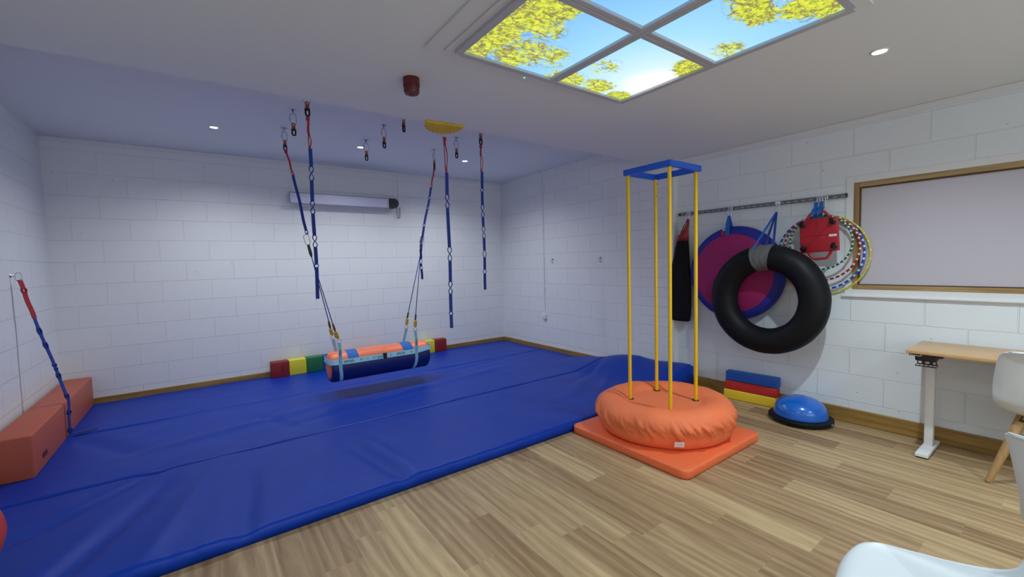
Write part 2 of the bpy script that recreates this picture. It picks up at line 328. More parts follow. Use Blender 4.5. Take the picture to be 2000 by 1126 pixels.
def tube(bm, pts, r, n=10, closed=False, mi=None, flat=None):
    """round tube; r number or list; flat=(up vector, hw, ht) for a rectangular band"""
    P, T = frames(pts, closed); rings = []
    u = None
    for i, (p, t) in enumerate(zip(P, T)):
        if u is None:
            u = t.orthogonal().normalized()
        u = (u - t*u.dot(t)); u = u.normalized() if u.length > 1e-6 else t.orthogonal().normalized()
        v = t.cross(u); rr = r[i] if isinstance(r, (list, tuple)) else r
        rings.append([bm.verts.new(p+u*rr*math.cos(2*PI*k/n)+v*rr*math.sin(2*PI*k/n)) for k in range(n)])
    m = len(rings)
    for i in range(m if closed else m-1):
        a, b = rings[i], rings[(i+1) % m]
        # match closing twist
        sh = 0
        if closed and i == m-1:
            sh = min(range(n), key=lambda s: (a[0].co-b[s].co).length)
        for k in range(n):
            f = bm.faces.new((a[k], a[(k+1) % n], b[(k+1+sh) % n], b[(k+sh) % n]))
            if mi: f.material_index = mi(i) if callable(mi) else mi
    if not closed: bm.faces.new(rings[0][::-1]); bm.faces.new(rings[-1])
def ribbon(bm, pts, wdirs, hw, ht, closed=False):
    """flat band through pts; wdirs: width direction (one or list)"""
    P, T = frames(pts, closed); rings = []
    for i, (p, t) in enumerate(zip(P, T)):
        wd = Vector(wdirs[i] if isinstance(wdirs, list) else wdirs); wd = (wd-t*wd.dot(t)).normalized()
        nn = t.cross(wd); a = hw[i] if isinstance(hw, list) else hw; b = ht[i] if isinstance(ht, list) else ht
        rings.append([bm.verts.new(p+wd*s1*a+nn*s2*b) for s1, s2 in ((-1,-1),(1,-1),(1,1),(-1,1))])
    m = len(rings)
    for i in range(m if closed else m-1):
        a, b = rings[i], rings[(i+1) % m]
        for k in range(4): bm.faces.new((a[k], a[(k+1) % 4], b[(k+1) % 4], b[k]))
    if not closed: bm.faces.new(rings[0][::-1]); bm.faces.new(rings[-1])
def torus(bm, c, R, r, axis='x', n=64, k=20, fn=None, mi=None):
    rings = []
    for i in range(n):
        a = 2*PI*i/n; ring = []
        for j in range(k):
            b = 2*PI*j/k; RR, rr = R, r
            if fn: rr = fn(a, b, r)
            q = RR+rr*math.cos(b); h = rr*math.sin(b); p = (q*math.cos(a), q*math.sin(a), h)
            p = {'z': p, 'x': (p[2], p[0], p[1]), 'y': (p[0], p[2], p[1])}[axis]
            ring.append(bm.verts.new((c[0]+p[0], c[1]+p[1], c[2]+p[2])))
        rings.append(ring)
    for i in range(n):
        a, b = rings[i], rings[(i+1) % n]
        for j in range(k):
            f = bm.faces.new((a[j], a[(j+1) % k], b[(j+1) % k], b[j]))
            if mi: f.material_index = mi(i)
def oval_pts(c, w, h, ax=(1, 0, 0), up=(0, 0, 1), n=28):
    """stadium outline"""
    ax, up, c = Vector(ax), Vector(up), Vector(c); r = w/2; s = h/2-r; out = []
    for i in range(n):
        a = 2*PI*i/n; out.append(c+ax*r*math.cos(a)+up*(r*math.sin(a)+(s if math.sin(a) >= 0 else -s)))
    return out
def text_obj(s, size, m, parent, mtx, name='printed_text', extrude=0.0004):
    cu = bpy.data.curves.new(name, 'FONT'); cu.body = s; cu.size = size; cu.align_x = 'CENTER'; cu.align_y = 'CENTER'; cu.extrude = extrude
    o = bpy.data.objects.new(name, cu); COL.objects.link(o)
    bpy.context.view_layer.update()
    me = bpy.data.meshes.new_from_object(o.evaluated_get(bpy.context.evaluated_depsgraph_get()))
    COL.objects.unlink(o); bpy.data.objects.remove(o)
    me.materials.clear(); me.materials.append(M[m]); me.transform(mtx)
    t = bpy.data.objects.new(name, me); COL.objects.link(t)
    if parent: t.parent = parent
    return t
def basis(origin, ex, ey):
    ex = Vector(ex).normalized(); ey = Vector(ey).normalized(); ez = ex.cross(ey)
    return Matrix(((ex.x, ey.x, ez.x, origin[0]), (ex.y, ey.y, ez.y, origin[1]), (ex.z, ey.z, ez.z, origin[2]), (0, 0, 0, 1)))
def smooth01(t): t = max(0., min(1., t)); return t*t*(3-2*t)

# ------------------------------------------------------------------ the setting
T_ = 0.12
bm = bmesh.new()
pitch, base, PL = 0.178, 0.407, 1.068
tones = []; shifts = []
known = {0: 2.154, 2: 2.492, 3: 1.749, 4: 2.074, 6: 1.647, 7: 1.44, 9: 0.89, 10: 1.214, 12: 0.795, 15: 0.372, 16: 0.702, 17: 1.02, 18: 1.345, 19: 1.135}
rng = random.Random(3)
for k in range(-10, 24):
    x0 = max(base+k*pitch, XL-T_); x1 = min(base+(k+1)*pitch, XR+T_)
    if x1 <= x0: continue
    off = known.get(k, rng.random()*PL)
    y = off - math.ceil((off-YN+0.2)/PL)*PL
    while y < YB+T_:
        a, b = max(y, YN-T_), min(y+PL, YB+T_)
        if b > a:
            tone = rng.uniform(-0.17, 0.15); sh = (rng.uniform(0, 9), rng.uniform(0, 40), 0)
            # two or three printed strips per plank
            cuts = [0, 1]
            if rng.random() < 0.75: cuts = [0, rng.choice([0.35, 0.5, 0.68]), 1]
            for c0, c1 in zip(cuts, cuts[1:]):
                quadface(bm, [(x0+(x1-x0)*c0, a, 0), (x0+(x1-x0)*c1, a, 0), (x0+(x1-x0)*c1, b, 0), (x0+(x1-x0)*c0, b, 0)])
                tones.append(tone+rng.uniform(-0.03, 0.03)); shifts.append((sh[0]+rng.uniform(0, 3), sh[1], 0))
        y += PL
nf = len(tones)
box(bm, XL-T_, XR+T_, YN-T_, YB+T_, -0.1, -0.002)
fo = link('floor', bm, 'floor'); struct(fo)
me = fo.data
for p in me.polygons: pass
at = me.attributes.new('tone', 'FLOAT', 'FACE'); av = me.attributes.new('shift', 'FLOAT_VECTOR', 'FACE')
for i in range(len(me.polygons)):
    at.data[i].value = tones[i] if i < nf else 0.0
    av.data[i].vector = shifts[i] if i < nf else (0, 0, 0)
if me.polygons[0].normal.z < 0: me.flip_normals()

bm = bmesh.new(); box(bm, XL-T_, XR+T_, YB, YB+T_, 0, HF); struct(link('wall_back', bm, 'wall_back'))
bm = bmesh.new(); box(bm, XL-T_, XL, YN, YB, 0, HF); struct(link('wall_left', bm, 'wall_left'))
bm = bmesh.new(); FX0, FX1, FZ0, FZ1 = 0.2, 3.4, 0.95, 2.15
box(bm, XL-T_, FX0, YN-T_, YN, 0, HF); box(bm, FX1, XR+T_, YN-T_, YN, 0, HF); box(bm, FX0, FX1, YN-T_, YN, 0, FZ0); box(bm, FX0, FX1, YN-T_, YN, FZ1, HF)
struct(link('wall_front', bm, 'wall_back'))
# made-up glowing window in the unseen wall, added as soft fill light
w2 = struct(bpy.data.objects.new('added_fill_window', None)); COL.objects.link(w2); w2.location = (0, 0, 0)
bm = bmesh.new(); mid = (FX0+FX1)/2
for b in ((FX0, FX1, FZ0, FZ0+0.05), (FX0, FX1, FZ1-0.05, FZ1), (FX0, FX0+0.05, FZ0+0.05, FZ1-0.05), (FX1-0.05, FX1, FZ0+0.05, FZ1-0.05), (mid-0.025, mid+0.025, FZ0+0.05, FZ1-0.05)): box(bm, b[0], b[1], YN-0.08, YN-0.01, b[2], b[3], 0.003, 1)
link('window_frame', bm, 'win_wood', w2)  # frame of the added fill window
bm = bmesh.new(); box(bm, FX0+0.03, FX1-0.03, YN-0.06, YN-0.05, FZ0+0.03, FZ1-0.03); link('fill_glow_pane', bm, 'fill_glow', w2)  # emissive pane put in as fill, out of view
bm = bmesh.new(); box(bm, XA, XR+T_, Y1, YB, 0, HF); struct(link('wall_right', bm, 'wall_far'))
bm = bmesh.new(); box(bm, XA-0.004, XR+T_, Y2, Y1, 0, HF); struct(link('wall_right', bm, 'wall_pier'))
WY0, WY1, WZ0, WZ1 = -0.75, 1.236, 1.17, 2.07
bm = bmesh.new()
box(bm, XR, XR+T_, WY1, Y2, 0, HF); box(bm, XR, XR+T_, YN, WY0, 0, HF)
box(bm, XR, XR+T_, WY0, WY1, 0, WZ0); box(bm, XR, XR+T_, WY0, WY1, WZ1, HF)
struct(link('wall_right', bm, 'wall_near'))
bm = bmesh.new(); box(bm, XL-T_, XR+T_, YE, YB+T_, HF, HF+0.1); struct(link('ceiling', bm, 'ceil'))
bm = bmesh.new(); box(bm, XL, XR+0.002, YN, YE, HN, HF+0.1); struct(link('ceiling', bm, 'ceil'))
# skirting boards
def skirt(name, x0, x1, y0, y1, m):
    bm = bmesh.new(); box(bm, x0, x1, y0, y1, 0, 0.129, 0.005, 2); struct(link(name, bm, m))
skirt('baseboard_back', XL+0.02, XA, YB-0.02, YB, 'skirting_x')
skirt('baseboard_left', XL, XL+0.02, YN, YB, 'skirting')
skirt('baseboard_right', XA-0.02, XA, Y2-0.02, YB-0.02, 'skirting')
skirt('baseboard_right', XR-0.02, XR, YN, Y2-0.001, 'skirting')
# ceiling-edge trims
def trimbox(name, x0, x1, y0, y1, z0, z1, m='white_trim'):
    bm = bmesh.new(); box(bm, x0, x1, y0, y1, z0, z1, 0.002, 1); struct(link(name, bm, m))
trimbox('trim_1', XL, XA, YB-0.010, YB, HF-0.045, HF-0.001)
trimbox('trim_2', XR-0.010, XR, YN, Y2, HN-0.048, HN-0.001)
# window
def win_struct(name, boxes, m, bev=0.002):
    bm = bmesh.new()
    for b in boxes: box(bm, *b, bev, 1)
    return struct(link(name, bm, m))
X = XR
win = struct(bpy.data.objects.new('window_1', None)); COL.objects.link(win); win.location = (0, 0, 0)
def wpart(name, boxes, m, bev=0.002):
    bm = bmesh.new()
    for b in boxes: box(bm, *b, bev, 1)
    return link(name, bm, m, win)
wpart('window_surround', [(X-0.008, X+0.001, WY1-0.004, WY1+0.055, WZ0-0.05, WZ1+0.055), (X-0.008, X+0.001, WY0, WY1-0.004, WZ1-0.002, WZ1+0.055), (X-0.008, X+0.001, WY0, WY1-0.004, WZ0-0.05, WZ0+0.002)], 'white_trim')
wpart('window_sill', [(X-0.028, X+0.001, WY0-0.05, WY1+0.07, WZ0-0.066, WZ0-0.048)], 'white_trim', 0.004)
wpart('window_frame', [(X-0.012, X+0.05, WY0, WY1-0.036, WZ1-0.042, WZ1), (X-0.012, X+0.05, WY0, WY1-0.036, WZ0, WZ0+0.036)], 'win_wood', 0.003)
wpart('window_frame', [(X-0.012, X+0.05, WY1-0.036, WY1, WZ0, WZ1), (X-0.012, X+0.05, WY0, WY0+0.036, WZ0+0.036, WZ1-0.042)], 'win_wood_z', 0.003)
wpart('window_bead', [(X+0.004, X+0.03, WY1-0.046, WY1-0.036, WZ0+0.036, WZ1-0.042), (X+0.004, X+0.03, WY0+0.04, WY1-0.046, WZ1-0.052, WZ1-0.042), (X+0.004, X+0.03, WY0+0.04, WY1-0.046, WZ0+0.036, WZ0+0.044)],
      mat('dark_bead', (0.10, 0.05, 0.025), 0.5))
wpart('frosted_pane', [(X+0.018, X+0.026, WY0+0.03, WY1-0.03, WZ0+0.03, WZ1-0.035)], 'frost', 0.0)

# ------------------------------------------------------------------ large soft mats
def lift(x, y):
    a = smooth01((x-3.72)/(4.36-3.72)); b = 1.0 if y < 3.35 else max(0.0, 1-(y-3.35)/1.15)
    return 0.215*a*b*(0.93+0.07*math.cos(y*7))
def fold(x, y, cx, cy, ang, wid, length, amp):
    dx, dy = x-cx, y-cy; c, s = math.cos(ang), math.sin(ang)
    a = dx*c+dy*s; b = -dx*s+dy*c
    return amp*math.exp(-(b/wid)**2)*math.exp(-(a/length)**4)
FOLDS = [(-0.5, 3.1, 1.15, 0.07, 0.6, -0.022), (-0.15, 3.2, 1.25, 0.06, 0.6, 0.012), (0.15, 3.0, 1.45, 0.06, 0.5, -0.016), (0.55, 3.15, 1.2, 0.07, 0.4, 0.010), (0.95, 3.05, 1.75, 0.055, 0.42, -0.020), (1.05, 3.1, 1.75, 0.05, 0.4, 0.012),
         (0.35, 4.5, 0.2, 0.06, 0.7, 0.012), (-0.7, 4.7, 2.1, 0.08, 0.4, -0.016), (0.5, 4.4, 2.0, 0.05, 0.35, -0.012), (1.4, 4.35, 0.15, 0.05, 0.8, -0.010), (2.6, 4.6, 0.15, 0.07, 0.7, 0.008), (-0.6, 3.6, 0.75, 0.05, 0.5, -0.014),
         (2.9, 5.0, 0.1, 0.05, 0.5, -0.006), (3.4, 3.4, 0.5, 0.07, 0.5, 0.008), (3.9, 3.7, 0.35, 0.05, 0.4, -0.012), (3.7, 3.3, 0.6, 0.04, 0.3, 0.010), (2.2, 3.25, 1.3, 0.08, 0.4, -0.006), (3.6, 2.9, -0.3, 0.04, 0.3, 0.010)]
MZ = 0.072
mat_root = thing('floor_mat', 'royal blue vinyl padded mat covering the far floor from wall to wall', 'mat', (1.6, 4.5, 0))
def mat_panel(x0, x1, y0, y1, seed):
    nx, ny = 230, int((y1-y0)/0.022); bm = bmesh.new(); grid = []; low = []
    for j in range(ny+1):
        row = []; lr = []
        for i in range(nx+1):
            x = x0+(x1-x0)*i/nx; y = y0+(y1-y0)*j/ny
            if x > 4.40 and y > Y2-0.1 and False: pass
            e = min(x-x0, x1-x, y-y0, y1-y)
            z = MZ+lift(x, y)
            z += 0.006*noise.noise(Vector((x*1.3, y*1.6, seed)))+0.003*noise.noise(Vector((x*5, y*5, seed+5)))
            for f in FOLDS: z += 1.5*fold(x, y, *f)
            front = y-y0 if seed == 1 else 9
            if seed == 1 and front < 0.12: z += 0.006*noise.noise(Vector((x*22, 3, 1)))*smooth01(1-front/0.12)
            # rounded edge
            rr = 0.022
            if e < rr: z -= rr*0.9*(1-math.sqrt(max(0, 1-(1-e/rr)**2)))
            z = max(z, 0.02)
            row.append(bm.verts.new((x-1.6, y-4.5, z)))
            lr.append(bm.verts.new((x-1.6, y-4.5, max(0.0, lift(x, y)-0.15))))
        grid.append(row); low.append(lr)
    for j in range(ny):
        for i in range(nx):
            bm.faces.new((grid[j][i], grid[j][i+1], grid[j+1][i+1], grid[j+1][i]))
    def side(a, b):
        for (p, q), (r, s) in zip(zip(a, a[1:]), zip(b, b[1:])): bm.faces.new((p, q, s, r))
    side(low[0], grid[0]); side(grid[-1], low[-1]); side([r[0] for r in grid], [r[0] for r in low]); side([r[-1] for r in low], [r[-1] for r in grid])
    for a, b in zip(low, low[1:]):
        for i in range(nx): bm.faces.new((a[i], b[i], b[i+1], a[i+1]))
    return link('mat_panel', bm, 'vinyl', mat_root, smooth=True)
mat_panel(XL+0.025, XA-0.028, 2.632, 3.868, 1)
mat_panel(XL+0.025, XA-0.028, 3.866, 5.19, 2)
mat_panel(XL+0.025, XA-0.028, 5.188, YB-0.024, 3)

# ------------------------------------------------------------------ terracotta foam block by the left wall
t = thing('foam_block', 'long terracotta foam block lying on the blue mat against the left wall', 'foam block', (-1.125, 5.33, MZ-0.004))
bm = bmesh.new(); box(bm, -0.10, 0.112, -1.03, 1.0, 0, 0.305, 0.012, 3); autosmooth(link('vinyl_cover', bm, 'brick_foam', t))
bm = bmesh.new(); box(bm, 0.111, 0.1135, -0.83, -0.72, 0.07, 0.105); link('maker_tag', bm, 'black', t)['label'] = 'small black stitched tag'
bm = bmesh.new()
for q in (-0.82, -0.79, -0.76): box(bm, 0.1134, 0.114, q, q+0.02, 0.08, 0.095)
link('tag_print', bm, 'red_vinyl', t)

# ------------------------------------------------------------------ coloured beam along the back wall
cols = ['red_vinyl', 'lemon', 'green', 'blue_foam', 'orange_vinyl', 'red_vinyl', 'orange_vinyl', 'blue_foam', 'blue_foam', 'green', 'lemon', 'red_vinyl']
t = thing('balance_beam', 'low multicoloured foam beam lying along the foot of the back wall', 'foam beam', (0.652, 6.25, MZ-0.004), math.radians(0.3))
for i, c in enumerate(cols):
    bm = bmesh.new(); box(bm, i*0.2095+0.001, (i+1)*0.2095-0.001, -0.065, 0.065, 0, 0.205, 0.012, 3)
    o = autosmooth(link('beam_segment', bm, c, t))
    o['label'] = {'red_vinyl': 'dark red segment', 'lemon': 'yellow segment', 'green': 'green segment', 'blue_foam': 'blue segment', 'orange_vinyl': 'orange segment'}[c]
    if i == 0:
        text_obj('TFH', 0.05, 'black', o, basis((0.125, -0.0655, 0.11), (0.15, 0, -1), (1, 0, 0.15)), 'embossed_mark')

# ------------------------------------------------------------------ exercise ball at the left edge
bm = bmesh.new()
prof = [(0.222*math.sin(PI*i/28), 0.222-0.222*math.cos(PI*i/28)) for i in range(29)]; prof[0] = (0, 0); prof[-1] = (0, 0.444)
for i in range(1, 28):
    if i % 3 == 0: prof[i] = (prof[i][0]-0.0012, prof[i][1])
lathe(bm, prof, 0, 0, 56)
tag(link('exercise_ball', bm, 'orange_ball', None, True, (-1.03, 2.96, MZ-0.002)), 'red-orange exercise ball on the blue mat at the left edge of the photo', 'ball')

# ------------------------------------------------------------------ ceiling hooks with links and swivels
def make_hook():
    t = thing('ceiling_hook', '', 'hook', (0, 0, 0))
    bm = bmesh.new(); lathe(bm, [(0.036, 0), (0.036, -0.004), (0.012, -0.006), (0.008, -0.022), (0.0, -0.023)], n=28); torus(bm, (0, 0, -0.034), 0.012, 0.0035, 'y', 24, 8)
    link('eye_plate', bm, 'chrome', t, True)
    bm = bmesh.new(); tube(bm, oval_pts((0, 0, -0.079), 0.052, 0.098), 0.0048, 10, True)
    c = link('oval_link', bm, 'chrome', t, True)
    bm = bmesh.new(); tube(bm, [(-0.026, 0, -0.098), (-0.026, 0, -0.066)], 0.0082, 12); autosmooth(link('link_sleeve', bm, 'chrome', c))
    bm = bmesh.new(); torus(bm, (0, 0, -0.130), 0.012, 0.006, 'y', 20, 10); lathe(bm, [(0.010, -0.142), (0.015, -0.148), (0.016, -0.166), (0.010, -0.172)], n=20)
    s = autosmooth(link('swivel', bm, 'swivel_orange', t)); s['label'] = 'orange top of the swivel'
    bm = bmesh.new(); tube(bm, oval_pts((0, 0, -0.193), 0.028, 0.060), 0.0068, 10, True); box(bm, -0.014, 0.014, -0.010, 0.010, -0.184, -0.166, 0.003, 2)
    autosmooth(link('swivel_shackle', bm, 'swivel_black', s))['label'] = 'black lower shackle'
    return t
GX = {4.9: (0.763, 1.583, 2.42), 4.3: (0.747, 1.575, 2.405), 3.7: (0.748, 1.540, 2.350)}
LAB = {(0, 4.9): 'steel ceiling hook and swivel holding the left strap of the roll swing',
       (1, 4.9): 'empty steel ceiling hook beside the middle far downlight',
       (2, 4.9): 'steel ceiling hook and swivel holding the right strap of the roll swing',
       (0, 4.3): 'empty ceiling hook just behind the strap that starts highest in the photo',
       (1, 4.3): 'empty ceiling hook in the centre of the grid of hooks',
       (2, 4.3): 'empty ceiling hook beside the strap that hangs from the yellow toothed plate',
       (0, 3.7): 'steel ceiling hook and swivel half hidden by the lowered ceiling, holding the leftmost free strap',
       (1, 3.7): 'empty ceiling hook half hidden by the lowered ceiling, below the red alarm',
       (2, 3.7): 'steel ceiling hook and swivel half hidden by the lowered ceiling, holding the rightmost hanging strap'}
proto = make_hook(); first = True
for y, xs in GX.items():
    for i, x in enumerate(xs):
        rz = random.uniform(-0.5, 0.5) + (0.55 if y != 4.3 else 0.3)
        if first: o = proto; o.location = (x, y, HF); o.rotation_euler = (0, 0, rz); first = False
        else: o = copy_tree(proto, (x, y, HF), rz)
        o['label'] = LAB[(i, y)]; o['category'] = 'hook'; o['group'] = 'ceiling hooks over the blue mat'

# ------------------------------------------------------------------ loop straps
def strap_strands(bm, a, b, wdir, loops, hwf=0.0135, split=0.015, sag=None, seed=0, taper=None):
    """two sewn bands from a to b; loops = (t0,t1,kind) windows where the bands part. kind 1 one eye, 2 two eyes with a crossing"""
    a, b = Vector(a), Vector(b); d = b-a; Lg = d.length; n = max(24, int(Lg/0.008)); wdir = Vector(wdir)
    wdir = (wdir-d.normalized()*wdir.dot(d.normalized())).normalized(); nrm = d.normalized().cross(wdir)
    for sgn in (-1, 1):
        pts, wd, hw, ht = [], [], [], []
        for i in range(n+1):
            t = i/n; p = a+d*t
            if sag: p = p+sag(t)
            p = p+wdir*0.003*math.sin(t*9+seed)
            off = 0.0; open_ = 0.0
            for (t0, t1, kind) in loops:
                if t0 <= t <= t1:
                    q = (t-t0)/(t1-t0)
                    if kind == 1: off = split*math.sin(PI*q); open_ = smooth01(min(q, 1-q)*5)
                    else: off = split*math.sin(2*PI*q); open_ = smooth01(min(q, 1-q)*8)
            h = hwf*(1-open_)+0.0026*open_; k = 0.0016*(1-open_)+0.009*open_
            if taper and t > 0.985: pass
            pts.append(p+wdir*off*sgn+nrm*0.0016*sgn); hw.append(h); ht.append(k)
        ribbon(bm, pts, wdir, hw, ht)
def hang_strap(name, label, top, red_end, bot, loops, red_loops, wdir, group, sag=None, seed=0):
    t = thing(name, label, 'strap', top, 0, group); o = Vector(top)
    bm = bmesh.new(); strap_strands(bm, (0, 0, 0), Vector(red_end)-o, wdir, red_loops, 0.008, 0.010, seed=seed)
    box(bm, -0.013, 0.013, -0.009, 0.009, -0.03, 0.0, 0.004, 2)
    link('red_sling', bm, 'web_red', t)
    bm = bmesh.new(); strap_strands(bm, Vector(red_end)-o, Vector(bot)-o, wdir, loops, sag=sag, seed=seed)
    link('blue_webbing', bm, 'web_blue', t)
    return t
CW = (math.cos(yaw), -math.sin(yaw), 0)
G = 'loop straps hanging over the blue mat'
SB = 'blue and red strap '
zt = 2.662
def zl(z0, z1, L): return [((z0-a)/(z0-z1), (z0-b)/(z0-z1), k) for a, b, k in L]
hang_strap('loop_strap', SB+'hanging freely in front of the left cords of the roll swing', (0.748, 3.7, zt), (0.751, 3.7, 2.417), (0.750, 3.7, 1.225),
           zl(2.417, 1.225, [(2.29, 2.155, 2), (2.016, 1.895, 2), (1.745, 1.63, 2), (1.51, 1.47, 1)]), [(0.55, 1.0, 1)], (1, -0.35, 0), G, seed=1)
hang_strap('loop_strap', SB+'hanging free in front of the far right corner, rightmost of all', (2.348, 3.7, zt), (2.350, 3.7, 2.40), (2.352, 3.7, 1.205),
           zl(2.40, 1.205, [(2.24, 2.19, 1), (2.08, 1.93, 2), (1.86, 1.72, 2), (1.62, 1.52, 1), (1.42, 1.36, 1)]), [(0.3, 1.0, 1)], (1, -0.5, 0), G, seed=2)
hang_strap('loop_strap', SB+'hanging from the yellow toothed plate, the longest free one', (1.69, 3.215, 2.525), (1.69, 3.2, 2.232), (1.687, 3.2, 0.937),
           zl(2.232, 0.937, [(2.065, 1.93, 2), (1.63, 1.49, 2), (1.34, 1.215, 2), (1.08, 1.04, 1)]), [(0.1, 1.0, 1)], (1, -0.35, 0), G, seed=3)

# yellow toothed half-round plate on the edge of the lowered ceiling
t = thing('rotation_plate', 'yellow toothed half-round plate fixed under the edge of the lowered ceiling', 'ceiling plate', (1.638, 3.1, HN))
bm = bmesh.new(); R = 0.152; teeth = 13; top = []; 
for i in range(teeth*4+1):
    a = PI*i/(teeth*4); rr = R+(0.014, -0.002, -0.018, -0.002)[i % 4]
    top.append((rr*math.cos(a), rr*math.sin(a)*0.9))
def plate(bm, outline, z0, z1):
    lo = [bm.verts.new((x, y, z0(x, y))) for x, y in outline]; hi = [bm.verts.new((x, y, z1(x, y))) for x, y in outline]
    bm.faces.new(lo[::-1]); bm.faces.new(hi); n = len(lo)
    for i in range(n): bm.faces.new((lo[i], lo[(i+1) % n], hi[(i+1) % n], hi[i]))
plate(bm, top, lambda x, y: -0.018-0.22*y, lambda x, y: -0.006-0.22*y)
link('toothed_plate', bm, 'sunny', t)
bm = bmesh.new(); box(bm, -0.16, 0.16, -0.012, 0.004, -0.020, -0.0005, 0.003, 2); link('mounting_bar', bm, 'sunny', t)
bm = bmesh.new(); torus(bm, (0.05, 0.115, -0.060), 0.013, 0.004, 'y', 20, 8); tube(bm, [(0.05, 0.115, -0.035), (0.05, 0.115, -0.05)], 0.007, 10); link('swivel_eye', bm, 'chrome', t, True)
t.rotation_euler = (0, 0, -0.10)

# ------------------------------------------------------------------ roll swing
BC = Vector((1.625, 4.9, 0.385)); BR = 0.165
t = thing('roll_swing', 'padded roll swing, coral on top and navy below, hanging above the mat', 'swing', (BC.x, BC.y, BC.z-BR), math.radians(0.0))
rs = t
def on_roll(x, a, r=BR):   # a measured from horizontal towards the camera, up positive
    return Vector((x, -r*math.cos(a), BR+r*math.sin(a)))
x0, x1 = -0.560, 0.575
def arc_shell(bm, a0, a1, r, xa, xb, n=40, nx=24, rnd=0.03):
    g = []
    for i in range(nx+1):
        q = i/nx; x = xa+(xb-xa)*q; e = min(x-xa, xb-x); rr = r
        if rnd and e < rnd: rr = r-rnd*0.7*(1-math.sqrt(max(0, 1-(1-e/rnd)**2)))
        row = []
        for j in range(n+1):
            a = a0+(a1-a0)*j/n
            row.append(bm.verts.new((x, -rr*math.cos(a), BR+rr*math.sin(a))))
        g.append(row)
    for i in range(nx):
        for j in range(n): bm.faces.new((g[i][j], g[i+1][j], g[i+1][j+1], g[i][j+1]))
A0, A1 = math.radians(22), math.radians(158)
bm = bmesh.new(); xs = [x0]+[x0+0.002+0.028*(1-math.cos(PI/2*i/8)) for i in range(1, 9)]
arc_shell(bm, A0, A1, BR, x0, x1, nx=60); link('coral_cover', bm, 'coral', t, True)['label'] = 'coral top half of the roll cover'
bm = bmesh.new(); arc_shell(bm, A1, A0+2*PI, BR, x0, x1, nx=60); link('navy_cover', bm, 'vinyl_dark', t, True)['label'] = 'navy underside of the roll cover'
for xe, s in ((x0, 1), (x1, -1)):
    bm = bmesh.new(); prof = [(0.0, -0.012*s), (0.06, -0.011*s), (0.11, -0.006*s), (0.145, 0.002*s)]
    lathe(bm, [(r, xe+h) for r, h in prof], 0, BR, 40, 'x'); link('end_cap', bm, 'coral', t, True)
for xa, xb in ((-0.385, -0.27), (0.24, 0.365)):
    bm = bmesh.new(); arc_shell(bm, math.radians(25), math.radians(155), BR+0.0025, xa, xb, nx=6, rnd=0); o = link('blue_patch', bm, 'web_bright', t, True)
    o['label'] = 'royal blue patch across the top'
# printed belt round the roll
def belt_pts(z, grow=0.010, n=18):
    yy = math.sqrt(max(BR*BR-(z-BR)**2, 0))+grow; P = []
    def arc(cx, cy, a0, a1):
        for i in range(n+1):
            a = a0+(a1-a0)*i/n; P.append(Vector((cx+0.06*math.cos(a), cy+(0.06)*math.sin(a), z)))
    arc(x1-0.05+grow, yy-0.06, PI/2, 0); arc(x1-0.05+grow, -yy+0.06, 0, -PI/2)
    for i in range(1, 24): P.append(Vector((x1-0.05+(x0+0.05-x1+0.05)*i/24, -yy, z)))
    arc(x0+0.05-grow, -yy+0.06, -PI/2, -PI); arc(x0+0.05-grow, yy-0.06, PI, PI/2)
    for i in range(1, 24): P.append(Vector((x0+0.05+(x1-0.05-x0-0.05)*i/24, yy, z)))
    out = []
    for p in P:
        dz = 0.028*max(0, (abs(p.x)-0.38))/0.2*(1 if p.x > 0 else 0.3)-0.008
        out.append(p+Vector((0, 0, dz)))
    return out
bm = bmesh.new(); bp_ = belt_pts(0.243); ribbon(bm, bp_, [Vector((0, -0.45*p.y/0.155, 1)) for p in bp_], 0.028, 0.0018, True)
belt = link('printed_belt', bm, 'web_light', t, False); belt['label'] = 'light blue printed webbing belt'
yf = -(math.sqrt(BR*BR-(0.243-BR)**2)+0.010)-0.0040
for s_, x_, sz in (('SPIDER', -0.385, 0.036), ('H', -0.255, 0.034), ('=', -0.185, 0.034), ('H', -0.115, 0.034), ('SPIDER', 0.20, 0.034), ('Z', 0.08, 0.03), ('H', 0.33, 0.034)):
    text_obj(s_, sz, 'print', belt, basis((x_, yf, 0.236), (1, 0, 0), (0, 0.45, 1)), 'belt_print', 0.0003)
text_obj('OF0', 0.034, 'print', belt, basis((-0.045, yf, 0.236), (-1, 0, 0.0), (0, -0.45, -1)), 'belt_print', 0.0003)
bm = bmesh.new(); box(bm, -0.010, 0.032, yf-0.010, yf+0.010, 0.205, 0.270, 0.002, 2); link('buckle', bm, 'black', t)
